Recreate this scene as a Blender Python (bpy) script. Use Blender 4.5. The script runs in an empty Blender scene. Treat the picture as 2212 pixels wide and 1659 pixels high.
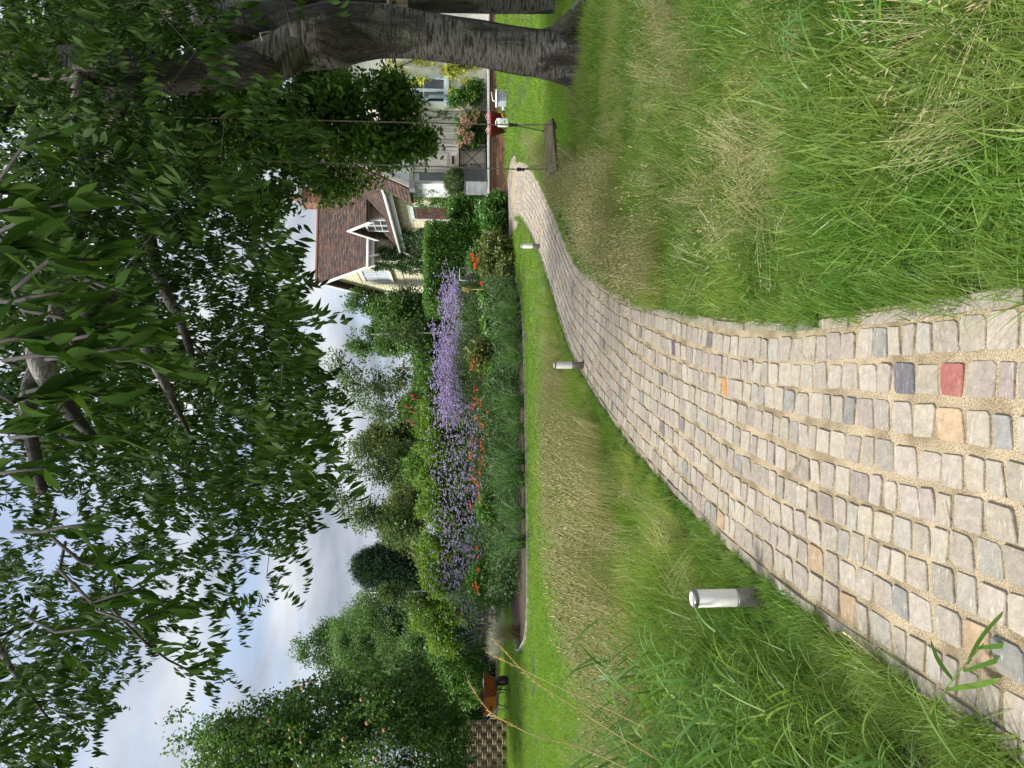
import bpy, math, random
import numpy as np
from mathutils import Vector, Matrix, Euler, noise
R = math.radians
random.seed(7); rng = np.random.default_rng(7)
scene = bpy.context.scene
COL = scene.collection

# ------------------------------------------------------------------ camera
FOC, HZ, EYE = 1535.0, 1000.0, 1.3          # focal length, horizon and eye height the picture implies
PITCH = math.atan((1106 - HZ) / FOC)
cp, sp = math.cos(PITCH), math.sin(PITCH)
FWD, UPV, RGT = Vector((0, cp, -sp)), Vector((0, sp, cp)), Vector((1, 0, 0))
cam = bpy.data.objects.new('camera', bpy.data.cameras.new('camera'))
COL.objects.link(cam); scene.camera = cam
cx, cy, cz = -UPV, RGT, -FWD                 # the photograph is turned on its side: world up is picture left
cam.matrix_world = Matrix(((cx.x, cy.x, cz.x, 0), (cx.y, cy.y, cz.y, 0), (cx.z, cy.z, cz.z, EYE), (0, 0, 0, 1)))
cam.data.sensor_width = 36; cam.data.lens = 36 * FOC / 2212
cam.data.clip_start = 0.05; cam.data.clip_end = 1500

# ------------------------------------------------------------------ world, sun, exposure
SUN_EL, SUN_AZ = 56, -112                    # degrees; azimuth measured from +Y towards +X
world = bpy.data.worlds.new('World'); scene.world = world; world.use_nodes = True
nt = world.node_tree; nt.nodes.clear()
def N(nt, t, **kw):
    n = nt.nodes.new(t)
    for k, v in kw.items(): setattr(n, k, v)
    return n
def math_n(nt, op, a, b=None, clamp=False):
    n = N(nt, 'ShaderNodeMath', operation=op, use_clamp=clamp)
    for i, q in enumerate((a, b)):
        if q is None: continue
        if isinstance(q, (int, float)): n.inputs[i].default_value = q
        else: nt.links.new(q, n.inputs[i])
    return n.outputs[0]
def mix_n(nt, fac, a, b, blend='MIX'):
    n = N(nt, 'ShaderNodeMix', data_type='RGBA', blend_type=blend)
    for s, q in ((n.inputs[0], fac), (n.inputs[6], a), (n.inputs[7], b)):
        if isinstance(q, (int, float)): s.default_value = q
        elif isinstance(q, tuple): s.default_value = (*q[:3], 1)
        else: nt.links.new(q, s)
    return n.outputs[2]
def ramp_n(nt, fac, stops, interp='LINEAR'):
    n = N(nt, 'ShaderNodeValToRGB'); cr = n.color_ramp; cr.interpolation = interp
    while len(cr.elements) < len(stops): cr.elements.new(0.5)
    for e, (p, c) in zip(cr.elements, stops):
        e.position = p; e.color = (*c[:3], 1)
    nt.links.new(fac, n.inputs[0]); return n.outputs[0]
sky = N(nt, 'ShaderNodeTexSky', sky_type='NISHITA', sun_disc=False)
sky.sun_elevation = R(SUN_EL); sky.sun_rotation = R(SUN_AZ)
tc = N(nt, 'ShaderNodeTexCoord'); sep = N(nt, 'ShaderNodeSeparateXYZ'); nt.links.new(tc.outputs['Generated'], sep.inputs[0])
zc = math_n(nt, 'MAXIMUM', sep.outputs[2], 0.0); zd = math_n(nt, 'ADD', zc, 0.16)
comb = N(nt, 'ShaderNodeCombineXYZ')
nt.links.new(math_n(nt, 'DIVIDE', sep.outputs[0], zd), comb.inputs[0]); nt.links.new(math_n(nt, 'DIVIDE', sep.outputs[1], zd), comb.inputs[1])
mp = N(nt, 'ShaderNodeMapping'); mp.inputs['Location'].default_value = (3.47, -1.29, 0); nt.links.new(comb.outputs[0], mp.inputs[0])
n1 = N(nt, 'ShaderNodeTexNoise'); n1.inputs['Scale'].default_value = 0.75; n1.inputs['Detail'].default_value = 9; n1.inputs['Roughness'].default_value = .55; n1.inputs['Distortion'].default_value = .35
nt.links.new(mp.outputs[0], n1.inputs['Vector'])
n2 = N(nt, 'ShaderNodeTexNoise'); n2.inputs['Scale'].default_value = 1.5; n2.inputs['Detail'].default_value = 8; n2.inputs['Roughness'].default_value = .5
nt.links.new(mp.outputs[0], n2.inputs['Vector'])
cover = math_n(nt, 'ADD', n1.outputs[0], math_n(nt, 'MULTIPLY', math_n(nt, 'SUBTRACT', zc, .34), -.22))   # the cloud thins out higher up
mr = N(nt, 'ShaderNodeMapRange', interpolation_type='SMOOTHSTEP'); mr.inputs[1].default_value = .36; mr.inputs[2].default_value = .50; mr.inputs[3].default_value = .42
nt.links.new(cover, mr.inputs[0])
cloud = ramp_n(nt, n2.outputs[0], [(.34, (3.6, 4.0, 4.8)), (.5, (5.8, 6.2, 6.9)), (.63, (8.2, 8.5, 8.9))])
z2 = math_n(nt, 'MULTIPLY', zc, zc); z4 = math_n(nt, 'MULTIPLY', z2, z2)
overhead_gain = math_n(nt, 'ADD', math_n(nt, 'ADD', math_n(nt, 'MULTIPLY', z2, .25), math_n(nt, 'MULTIPLY', z4, 1.5)), 0.50)           # overcast sky, its unseen top made extra bright to light the ground
cl = N(nt, 'ShaderNodeVectorMath', operation='SCALE'); nt.links.new(cloud, cl.inputs[0]); nt.links.new(overhead_gain, cl.inputs['Scale'])
sk = N(nt, 'ShaderNodeVectorMath', operation='SCALE'); nt.links.new(sky.outputs[0], sk.inputs[0]); sk.inputs['Scale'].default_value = 1.15
colr = mix_n(nt, mr.outputs[0], sk.outputs[0], cl.outputs[0])
bg = N(nt, 'ShaderNodeBackground'); bg.inputs[1].default_value = 0.1; nt.links.new(colr, bg.inputs[0])
wo = N(nt, 'ShaderNodeOutputWorld'); nt.links.new(bg.outputs[0], wo.inputs[0])
sun = bpy.data.objects.new('sun', bpy.data.lights.new('sun', 'SUN')); COL.objects.link(sun)
sun.data.energy = 3.4; sun.data.angle = R(12); sun.data.color = (1, .96, .88)
sd = Vector((math.sin(R(SUN_AZ)) * math.cos(R(SUN_EL)), math.cos(R(SUN_AZ)) * math.cos(R(SUN_EL)), math.sin(R(SUN_EL))))
sun.rotation_euler = sd.to_track_quat('Z', 'Y').to_euler(); sun.location = sd * 60
scene.view_settings.view_transform = 'Standard'; scene.view_settings.look = 'None'
scene.view_settings.exposure = 1.05; scene.view_settings.gamma = 1
scene.cycles.max_bounces = 6; scene.cycles.transparent_max_bounces = 8

# ------------------------------------------------------------------ helpers
def ss(a, b, x):
    t = np.clip((x - a) / (b - a), 0, 1); return t * t * (3 - 2 * t)
def terr(x, y):
    return 0.22 * ss(11.5, 17.3, y) + 0.24 * ss(5.2, 8.2, x) * ss(13, 17.3, y)
def at(dx, dy, Y):
    """a point at depth Y on the sight line of photo position dx, dy (2212 x 1659)"""
    d = FWD + RGT * ((829.5 - dy) / FOC) - UPV * ((dx - 1106) / FOC)
    return Vector((0, 0, EYE)) + d * (Y / d.y)
def on(dx, dy):
    z = 0.0
    for _ in range(12):
        d = FWD + RGT * ((829.5 - dy) / FOC) - UPV * ((dx - 1106) / FOC)
        p = Vector((0, 0, EYE)) + d * ((z - EYE) / d.z)
        z = float(terr(p.x, p.y))
    return p
def proj(p):
    p = np.asarray(p, float).reshape(-1, 3) - np.array([0, 0, EYE])
    f = p[:, 1] * cp - p[:, 2] * sp; u = p[:, 1] * sp + p[:, 2] * cp
    f = np.maximum(f, 1e-3)
    return 1106 - FOC * u / f, 829.5 - FOC * p[:, 0] / f

def tag(o, label=None, cat=None, group=None, kind=None):
    for k, v in (('label', label), ('category', cat), ('group', group), ('kind', kind)):
        if v: o[k] = v
    return o
def empty(name, loc=(0, 0, 0), rz=0, label=None, cat=None, group=None, parent=None):
    o = bpy.data.objects.new(name, None); COL.objects.link(o); o.location = loc; o.rotation_euler = (0, 0, rz)
    o.empty_display_size = .1
    if parent: o.parent = parent
    return tag(o, label, cat, group)
def link(name, me, parent=None, loc=None):
    o = bpy.data.objects.new(name, me); COL.objects.link(o)
    if parent: o.parent = parent
    if loc is not None: o.location = loc
    return o
def copy_tree(o, parent=None):
    c = o.copy(); COL.objects.link(c); c.parent = parent
    for ch in o.children: copy_tree(ch, c)
    return c

class MB:
    """collects shapes; build() links them as one mesh object"""
    def __init__(s): s.v = []; s.f = []; s.sm = []
    def add(s, vs, fs, smooth=False):
        b = len(s.v); s.v += [tuple(q) for q in vs]; s.f += [tuple(i + b for i in f) for f in fs]; s.sm += [smooth] * len(fs); return s
    def box(s, c, d, rot=None, taper=1.0, bev=0.0):
        x, y, z = d[0] / 2, d[1] / 2, d[2] / 2; c = Vector(c); vs = []
        if bev:
            prof = [(-z, bev), (-z + bev, 0), (z - bev, 0), (z, bev)]
        else: prof = [(-z, 0), (z, 0)]
        rings = []
        for zz, i in prof:
            k = taper if zz > 0 else 1
            if bev:
                a, b = (x) * k, (y) * k; q = bev
                ring = [(-a + q + i*0, -b + i), (a - q, -b + i), (a - i, -b + q), (a - i, b - q), (a - q, b - i), (-a + q, b - i), (-a + i, b - q), (-a + i, -b + q)]
            else:
                ring = [(-x * k, -y * k), (x * k, -y * k), (x * k, y * k), (-x * k, y * k)]
            rings.append([Vector((p[0], p[1], zz)) for p in ring])
        m = len(rings[0])
        for r in rings: vs += r
        if rot is not None:
            M = rot if isinstance(rot, Matrix) else Euler(rot).to_matrix()
            vs = [M @ q for q in vs]
        fs = [tuple(range(m))[::-1], tuple(range(m * (len(rings) - 1), m * len(rings)))]
        for k in range(len(rings) - 1):
            for i in range(m): fs.append((k*m+i, k*m+(i+1) % m, (k+1)*m+(i+1) % m, (k+1)*m+i))
        return s.add([q + c for q in vs], fs)
    def tube(s, pts, rad, n=8, caps=True, smooth=True, twist=0):
        pts = [Vector(p) for p in pts]; k = len(pts)
        if isinstance(rad, (int, float)): rad = [rad] * k
        vs, fs = [], []; up = Vector((0, 0, 1)); t0 = (pts[1] - pts[0]).normalized()
        a = t0.cross(up) if abs(t0.z) < .95 else t0.cross(Vector((1, 0, 0))); a.normalize()
        for i, p in enumerate(pts):
            t = (pts[min(i+1, k-1)] - pts[max(i-1, 0)]).normalized()
            a = (a - t * a.dot(t)).normalized(); b = t.cross(a)
            for j in range(n):
                th = 2 * math.pi * j / n + twist * i
                vs.append(p + (a * math.cos(th) + b * math.sin(th)) * rad[i])
        for i in range(k - 1):
            for j in range(n): fs.append((i*n+j, i*n+(j+1) % n, (i+1)*n+(j+1) % n, (i+1)*n+j))
        if caps: fs += [tuple(range(n))[::-1], tuple(range((k-1)*n, k*n))]
        return s.add(vs, fs, smooth)
    def lathe(s, prof, c=(0, 0, 0), n=20, smooth=True, sx=1, sy=1):
        vs, fs = [], []; c = Vector(c)
        for r, z in prof:
            for j in range(n):
                th = 2 * math.pi * j / n; vs.append(c + Vector((r * sx * math.cos(th), r * sy * math.sin(th), z)))
        for i in range(len(prof) - 1):
            for j in range(n): fs.append((i*n+j, i*n+(j+1) % n, (i+1)*n+(j+1) % n, (i+1)*n+j))
        fs += [tuple(range(n))[::-1], tuple(range((len(prof)-1)*n, len(prof)*n))]
        return s.add(vs, fs, smooth)
    def ball(s, c, r, n=8, m=5, jit=0, sq=(1, 1, 1)):
        c = Vector(c); vs, fs = [c + Vector((0, 0, -r * sq[2]))], []
        for i in range(1, m):
            ph = math.pi * i / m
            for j in range(n):
                th = 2 * math.pi * j / n; k = r * (1 + random.uniform(-jit, jit))
                vs.append(c + Vector((k*sq[0]*math.sin(ph)*math.cos(th), k*sq[1]*math.sin(ph)*math.sin(th), -k*sq[2]*math.cos(ph))))
        vs.append(c + Vector((0, 0, r * sq[2]))); e = len(vs) - 1
        for j in range(n):
            fs.append((0, 1 + (j+1) % n, 1 + j)); fs.append((e, 1+(m-2)*n+j, 1+(m-2)*n+(j+1) % n))
            for i in range(m - 2): fs.append((1+i*n+j, 1+i*n+(j+1) % n, 1+(i+1)*n+(j+1) % n, 1+(i+1)*n+j))
        return s.add(vs, fs, True)
    def prism(s, poly, a, b):
        """poly: list of Vectors in a plane; a, b: offset vectors of the two caps"""
        a, b = Vector(a), Vector(b); n = len(poly); vs = [Vector(p) + a for p in poly] + [Vector(p) + b for p in poly]
        fs = [tuple(range(n))[::-1], tuple(range(n, 2*n))] + [(i, (i+1) % n, n+(i+1) % n, n+i) for i in range(n)]
        return s.add(vs, fs)
    def mesh(s, name, mat=None):
        me = bpy.data.meshes.new(name); me.from_pydata(s.v, [], s.f)
        me.polygons.foreach_set('use_smooth', s.sm)
        if mat: me.materials.append(mat)
        me.update(); return me
    def build(s, name, mat=None, parent=None, loc=None):
        return link(name, s.mesh(name, mat), parent, loc)

# ------------------------------------------------------------------ materials
MATS = {}
def new_mat(name):
    m = bpy.data.materials.new(name); m.use_nodes = True; m.node_tree.nodes.clear(); return m, m.node_tree
def finish(nt, shader):
    o = N(nt, 'ShaderNodeOutputMaterial'); nt.links.new(shader, o.inputs[0])
def leafmat(name, cols, trans=.35, rough=.45, spec=.35, tcol=1.5, patch=None):
    """foliage: one colour per leaf out of cols, light shines through it"""
    if name in MATS: return MATS[name]
    m, nt = new_mat(name)
    oi = N(nt, 'ShaderNodeObjectInfo'); ge = N(nt, 'ShaderNodeNewGeometry')
    f = math_n(nt, 'ADD', math_n(nt, 'MULTIPLY', oi.outputs['Random'], .5), math_n(nt, 'MULTIPLY', ge.outputs['Random Per Island'], .5))
    k = len(cols); c = ramp_n(nt, f, [(0.12 + .76 * i / max(1, k-1), q) for i, q in enumerate(cols)])
    if patch:                                           # drier or ranker patches across the ground
        pn = N(nt, 'ShaderNodeTexNoise'); pn.inputs['Scale'].default_value = patch[1]; pn.inputs['Detail'].default_value = 5; nt.links.new(oi.outputs['Location'], pn.inputs['Vector'])
        pm = ramp_n(nt, pn.outputs[0], [(.42, (0, 0, 0)), (.62, (1, 1, 1))])
        c = mix_n(nt, pm, c, mix_n(nt, .5, c, patch[0]))
    bs = N(nt, 'ShaderNodeBsdfPrincipled'); nt.links.new(c, bs.inputs['Base Color'])
    bs.inputs['Roughness'].default_value = rough; bs.inputs['Specular IOR Level'].default_value = spec
    tr = N(nt, 'ShaderNodeBsdfTranslucent')
    nt.links.new(mix_n(nt, 1.0, c, (tcol, tcol, tcol * .55), 'MULTIPLY'), tr.inputs[0])
    mx = N(nt, 'ShaderNodeMixShader'); mx.inputs[0].default_value = trans
    nt.links.new(bs.outputs[0], mx.inputs[1]); nt.links.new(tr.outputs[0], mx.inputs[2])
    finish(nt, mx.outputs[0]); MATS[name] = m; return m
def plain(name, col, rough=.6, col2=None, scale=8, bump=0, metal=0, detail=6, bscale=None, contrast=(.35, .65), obj_rand=0, emit=0, stretch=None, spec=.4):
    if name in MATS: return MATS[name]
    m, nt = new_mat(name)
    tc = N(nt, 'ShaderNodeTexCoord'); vec = tc.outputs['Object']
    if stretch:
        mp = N(nt, 'ShaderNodeMapping'); mp.inputs['Scale'].default_value = stretch; nt.links.new(vec, mp.inputs[0]); vec = mp.outputs[0]
    no = N(nt, 'ShaderNodeTexNoise'); no.inputs['Scale'].default_value = scale; no.inputs['Detail'].default_value = detail; nt.links.new(vec, no.inputs['Vector'])
    bs = N(nt, 'ShaderNodeBsdfPrincipled'); bs.inputs['Roughness'].default_value = rough; bs.inputs['Metallic'].default_value = metal
    bs.inputs['Specular IOR Level'].default_value = spec
    c2 = col2 or tuple(q * .75 for q in col)
    c = ramp_n(nt, no.outputs[0], [(contrast[0], c2), (contrast[1], col)])
    if obj_rand:
        oi = N(nt, 'ShaderNodeObjectInfo'); hs = N(nt, 'ShaderNodeHueSaturation')
        nt.links.new(math_n(nt, 'ADD', math_n(nt, 'MULTIPLY', oi.outputs['Random'], 2*obj_rand), 1 - obj_rand), hs.inputs['Value']); nt.links.new(c, hs.inputs['Color']); c = hs.outputs[0]
    nt.links.new(c, bs.inputs['Base Color'])
    if bump:
        nb = N(nt, 'ShaderNodeTexNoise'); nb.inputs['Scale'].default_value = bscale or scale * 3; nb.inputs['Detail'].default_value = 6; nt.links.new(vec, nb.inputs['Vector'])
        bp = N(nt, 'ShaderNodeBump'); bp.inputs['Distance'].default_value = bump; nt.links.new(nb.outputs[0], bp.inputs['Height']); nt.links.new(bp.outputs[0], bs.inputs['Normal'])
    finish(nt, bs.outputs[0]); MATS[name] = m; return m
def attrmat(name, rough=.75, scale=30, amt=.25, bump=.002, bscale=90, spec=.3):
    """colour comes from the piece's own colour attribute, with fine grain over it"""
    if name in MATS: return MATS[name]
    m, nt = new_mat(name)
    at_ = N(nt, 'ShaderNodeAttribute', attribute_name='col'); tc = N(nt, 'ShaderNodeTexCoord')
    no = N(nt, 'ShaderNodeTexNoise'); no.inputs['Scale'].default_value = scale; no.inputs['Detail'].default_value = 8; no.inputs['Roughness'].default_value = .65
    nt.links.new(tc.outputs['Object'], no.inputs['Vector'])
    g = ramp_n(nt, no.outputs[0], [(.3, (1-amt,)*3), (.72, (1+amt*.7,)*3)])
    c = mix_n(nt, 1.0, at_.outputs['Color'], g, 'MULTIPLY')
    if 'sett' in name:
        mp = N(nt, 'ShaderNodeMapping'); mp.inputs['Rotation'].default_value = (0, 0, .7); mp.inputs['Scale'].default_value = (22, 120, 30); nt.links.new(tc.outputs['Object'], mp.inputs[0])
        sc_ = N(nt, 'ShaderNodeTexNoise'); sc_.inputs['Scale'].default_value = 1.0; sc_.inputs['Detail'].default_value = 7; sc_.inputs['Distortion'].default_value = .8; nt.links.new(mp.outputs[0], sc_.inputs['Vector'])
        c = mix_n(nt, ramp_n(nt, sc_.outputs[0], [(.60, (0, 0, 0)), (.72, (.4, .4, .4))]), c, (.58, .55, .48))
        st = N(nt, 'ShaderNodeTexNoise'); st.inputs['Scale'].default_value = 9; st.inputs['Detail'].default_value = 9; st.inputs['Roughness'].default_value = .7; nt.links.new(tc.outputs['Object'], st.inputs['Vector'])
        c = mix_n(nt, ramp_n(nt, st.outputs[0], [(.54, (0, 0, 0)), (.75, (.5, .5, .5))]), c, (.30, .24, .15))
    bs = N(nt, 'ShaderNodeBsdfPrincipled'); bs.inputs['Roughness'].default_value = rough; bs.inputs['Specular IOR Level'].default_value = spec
    nt.links.new(c, bs.inputs['Base Color'])
    nb = N(nt, 'ShaderNodeTexNoise'); nb.inputs['Scale'].default_value = bscale; nb.inputs['Detail'].default_value = 5; nt.links.new(tc.outputs['Object'], nb.inputs['Vector'])
    bp = N(nt, 'ShaderNodeBump'); bp.inputs['Distance'].default_value = bump; nt.links.new(nb.outputs[0], bp.inputs['Height']); nt.links.new(bp.outputs[0], bs.inputs['Normal'])
    finish(nt, bs.outputs[0]); MATS[name] = m; return m
def setcol(me, cols_per_face):
    a = me.attributes.new('col', 'FLOAT_COLOR', 'FACE')
    arr = np.ones((len(me.polygons), 4), np.float32); arr[:, :3] = cols_per_face; a.data.foreach_set('color', arr.ravel())

# ------------------------------------------------------------------ scattering (only for what nobody could count)
def nodes_for(variants):
    """a geometry-node group that puts one of the variant meshes on each point"""
    c = bpy.data.collections.new('variants')
    for i, me in enumerate(variants):
        o = bpy.data.objects.new('%s_%02d' % (me.name, i), me); c.objects.link(o)
    g = bpy.data.node_groups.new('scatter', 'GeometryNodeTree'); g.is_modifier = True
    g.interface.new_socket('Geometry', in_out='INPUT', socket_type='NodeSocketGeometry'); g.interface.new_socket('Geometry', in_out='OUTPUT', socket_type='NodeSocketGeometry')
    gi = g.nodes.new('NodeGroupInput'); go = g.nodes.new('NodeGroupOutput'); ci = g.nodes.new('GeometryNodeCollectionInfo')
    ci.inputs['Collection'].default_value = c; ci.inputs['Separate Children'].default_value = True; ci.inputs['Reset Children'].default_value = True
    ip = g.nodes.new('GeometryNodeInstanceOnPoints'); ip.inputs['Pick Instance'].default_value = True
    def na(n, t):
        q = g.nodes.new('GeometryNodeInputNamedAttribute'); q.data_type = t; q.inputs['Name'].default_value = n; return [o for o in q.outputs if o.enabled and o.name == 'Attribute'][0]
    er = g.nodes.new('FunctionNodeEulerToRotation'); L = g.links.new
    L(gi.outputs[0], ip.inputs['Points']); L(ci.outputs[0], ip.inputs['Instance']); L(na('idx', 'INT'), ip.inputs['Instance Index'])
    L(na('rot', 'FLOAT_VECTOR'), er.inputs[0]); L(er.outputs[0], ip.inputs['Rotation']); L(na('scl', 'FLOAT_VECTOR'), ip.inputs['Scale'])
    L(ip.outputs[0], go.inputs[0]); g['n'] = len(variants); return g
def scatter(name, group, pts, rot=None, scl=None, parent=None, origin=(0, 0, 0)):
    pts = np.asarray(pts, np.float32).reshape(-1, 3) - np.asarray(origin, np.float32); n = len(pts)
    me = bpy.data.meshes.new(name); me.vertices.add(n); me.vertices.foreach_set('co', pts.ravel())
    if rot is None: rot = np.stack([rng.normal(0, .25, n), rng.normal(0, .25, n), rng.uniform(0, 6.283, n)], 1)
    if scl is None: scl = rng.uniform(.8, 1.25, n)
    scl = np.asarray(scl, np.float32)
    if scl.ndim == 1: scl = np.repeat(scl[:, None], 3, 1)
    a = me.attributes.new('rot', 'FLOAT_VECTOR', 'POINT'); a.data.foreach_set('vector', np.asarray(rot, np.float32).ravel())
    a = me.attributes.new('scl', 'FLOAT_VECTOR', 'POINT'); a.data.foreach_set('vector', scl.ravel())
    a = me.attributes.new('idx', 'INT', 'POINT'); a.data.foreach_set('value', rng.integers(0, group['n'], n).astype(np.int32))
    me.update(); o = link(name, me, parent)
    if parent is None: o.location = origin
    md = o.modifiers.new('scatter', 'NODES'); md.node_group = group; o['kind'] = 'stuff'; return o

def leaf_geo(L, W, fold=.25, curl=.3, n=3):
    """verts/faces of one leaf along +X, folded at the midrib, curling down"""
    vs, fs = [], []; prof = {2: (.0, .95, 0), 3: (0, .8, .85, 0), 4: (0, .62, 1.0, .7, 0), 6: (0, .45, .85, 1, .82, .42, 0)}[n]
    for i, w in enumerate(prof):
        t = i / (len(prof) - 1); x = L * t; z = -curl * L * t * t; hw = W / 2 * w
        vs += [(x, -hw, z + fold * hw), (x, 0, z), (x, hw, z + fold * hw)]
    for i in range(len(prof) - 1):
        a = i * 3; fs += [(a, a+3, a+4, a+1), (a+1, a+4, a+5, a+2)]
    return np.array(vs), fs
def np_rot(ax, ay, az):
    return np.array(Euler((ax, ay, az)).to_matrix())
class Soup:
    def __init__(s): s.v = []; s.f = []; s.n = 0
    def add(s, v, f):
        s.v.append(np.asarray(v)); s.f += [tuple(i + s.n for i in q) for q in f]; s.n += len(v)
    def mesh(s, name, mat, smooth=True):
        me = bpy.data.meshes.new(name); me.from_pydata(np.concatenate(s.v).tolist(), [], s.f)
        if smooth: me.polygons.foreach_set('use_smooth', [True] * len(me.polygons))
        me.materials.append(mat); return me
def sprig(name, mat, L, W, nl, length, radial=.6, droop=0.0, seg=3, curl=.3, twig=True, both=None):
    """a twig along +X with leaves round it; droop turns the leaf tips downwards"""
    s = Soup()
    for i in range(nl):
        t = (i + random.random()) / nl; lv, lf = leaf_geo(L * random.uniform(.7, 1.15), W * random.uniform(.8, 1.15), random.uniform(.1, .5), curl * random.uniform(.3, 1.5), seg)
        az = random.uniform(-1, 1) * math.pi * radial; el = random.uniform(-.9, .6)
        d = np.array([math.cos(az) * math.cos(el), math.sin(az) * math.cos(el), math.sin(el)])
        d = d * (1 - droop) + np.array([0.1, 0, -1]) * droop; d /= np.linalg.norm(d)
        q = Vector(d).to_track_quat('X', 'Z').to_matrix(); q = np.array(q @ Matrix.Rotation(random.uniform(-.9, .9), 3, 'X'))
        s.add(lv @ q.T + np.array([length * t, random.uniform(-1, 1) * length * .06, random.uniform(-1, 1) * length * .06 - .12 * length * t * t]), lf)
    return s.mesh(name, mat)
def clump(name, mat, L, W, nl, rad, seg=2, curl=.2):
    """a handful of leaves facing every way inside a small ball"""
    s = Soup()
    for i in range(nl):
        lv, lf = leaf_geo(L * random.uniform(.7, 1.2), W * random.uniform(.8, 1.2), random.uniform(.1, .4), curl, seg)
        d = Vector((random.gauss(0, 1), random.gauss(0, 1), random.gauss(.35, .7))).normalized()
        q = np.array(d.to_track_quat('X', 'Z').to_matrix() @ Matrix.Rotation(random.uniform(-1, 1), 3, 'X'))
        c = np.array([random.gauss(0, 1) for _ in range(3)]); c *= rad * random.random() ** .5 / np.linalg.norm(c)
        s.add(lv @ q.T + c, lf)
    return s.mesh(name, mat)
def clumps(name, mat, L, W, nl=10, rad=.14, seg=2, k=4, curl=.2):
    return nodes_for([clump(name, mat, L, W, nl, rad, seg, curl) for _ in range(k)])

def tuft(name, mat, n, h, w, rad, lean=.35, bend=.5, seg=3, hvar=.4, dirx=0.0, flat=0):
    s = Soup()
    for i in range(n):
        a = random.uniform(0, 6.283); r = rad * random.random() ** .5; bx, by = r * math.cos(a), r * math.sin(a)
        H = h * random.uniform(1 - hvar, 1 + hvar * .5); ww = w * random.uniform(.6, 1.3); th = random.uniform(0, 6.283)
        le = abs(random.gauss(0, lean)); lx, ly = math.cos(th) * le + dirx, math.sin(th) * le
        px, py = -math.sin(th + random.uniform(-1, 1)), math.cos(th); q = math.hypot(px, py) or 1; px /= q; py /= q
        vs = []; be = bend * random.uniform(.2, 1.5)
        for k in range(seg + 1):
            t = k / seg; u = t + be * t * t; z = H * (t - .45 * be * t * t * (le + .35))
            hw = ww / 2 * (1 - t ** 2.2) + .0002
            vs += [(bx + lx * H * u * .6 - px * hw, by + ly * H * u * .6 - py * hw, z), (bx + lx * H * u * .6 + px * hw, by + ly * H * u * .6 + py * hw, z)]
        s.add(vs, [(2*k, 2*k+1, 2*k+3, 2*k+2) for k in range(seg)])
    return s.mesh(name, mat)

def rand_in_poly(poly, n):
    """n random points inside a polygon of (x, y)"""
    P = np.array(poly, float); lo, hi = P.min(0), P.max(0); out = []
    while sum(map(len, out)) < n:
        q = rng.uniform(lo, hi, (n * 2, 2)); out.append(q[inside(P, q)])
    return np.concatenate(out)[:n]
def inside(P, q):
    P = np.asarray(P, float); c = np.zeros(len(q), bool); j = len(P) - 1
    for i in range(len(P)):
        a, b = P[i], P[j]
        m = ((a[1] > q[:, 1]) != (b[1] > q[:, 1])) & (q[:, 0] < (b[0] - a[0]) * (q[:, 1] - a[1]) / ((b[1] - a[1]) or 1e-9) + a[0])
        c ^= m; j = i
    return c
def lift(q, dz=0):
    return np.column_stack([q[:, 0], q[:, 1], terr(q[:, 0], q[:, 1]) + dz])
def nz(p, s=1.0, o=0.0):
    return noise.noise(Vector((p[0] * s + o, p[1] * s + o * 1.7, (p[2] if len(p) > 2 else 0) * s)))
def nzarr(P, s, o=0.0): return np.array([nz(p, s, o) for p in P])

# ================================================================== GROUND
gx = np.unique(np.concatenate([np.linspace(-400, -14, 14), np.linspace(-14, 14, 113), np.linspace(14, 400, 14)]))
gy = np.unique(np.concatenate([np.linspace(-60, -2, 6), np.linspace(-2, 26, 113), np.linspace(26, 700, 14)]))
GX, GY = np.meshgrid(gx, gy); q = np.column_stack([GX.ravel(), GY.ravel()]); v = lift(q, -.012)
nxg = len(gx); f = [(j*nxg+i, j*nxg+i+1, (j+1)*nxg+i+1, (j+1)*nxg+i) for j in range(len(gy)-1) for i in range(nxg-1)]
me = bpy.data.meshes.new('ground'); me.from_pydata(v.tolist(), [], f); me.materials.append(plain('turf_soil', (.045, .075, .015), .95, (.025, .035, .012), 3, .01, bscale=60))
tag(link('ground', me), kind='structure')

# ---- the winding path
CL = [(-.36, -1.2), (-.33, .6), (-.32, 2.2), (-.28, 3.0), (-.17, 3.9), (.11, 5.5), (.60, 7.35), (1.0, 8.5), (1.87, 10.1), (2.75, 11.8), (3.45, 13.2), (3.95, 14.4), (4.3, 15.6)]
def catmull(P, per=24):
    P = [Vector((*p, 0)) if len(p) == 2 else Vector(p) for p in P]; P = [P[0]*2 - P[1]] + P + [P[-1]*2 - P[-2]]; out = []
    for i in range(1, len(P) - 2):
        for k in range(per):
            t = k / per; a, b, c, d = P[i-1:i+3]
            out.append(.5 * ((2*b) + (c - a)*t + (2*a - 5*b + 4*c - d)*t*t + (3*b - a - 3*c + d)*t**3))
    return out + [P[-2]]
cl = catmull(CL); cs = [0.0]
for a, b in zip(cl, cl[1:]): cs.append(cs[-1] + (b - a).length)
CLX, CLY, CS = np.array([p.x for p in cl]), np.array([p.y for p in cl]), np.array(cs)
TX, TY = np.gradient(CLX, CS), np.gradient(CLY, CS); tl = np.hypot(TX, TY); TX /= tl; TY /= tl
HWID = .50
def pathpt(s, t, dz=0):
    """s metres along the path, t metres to its right"""
    x, y = np.interp(s, CS, CLX), np.interp(s, CS, CLY); tx, ty = np.interp(s, CS, TX), np.interp(s, CS, TY)
    x, y = x + ty * t, y - tx * t
    return (float(x), float(y), float(terr(x, y)) + dz)
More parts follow.
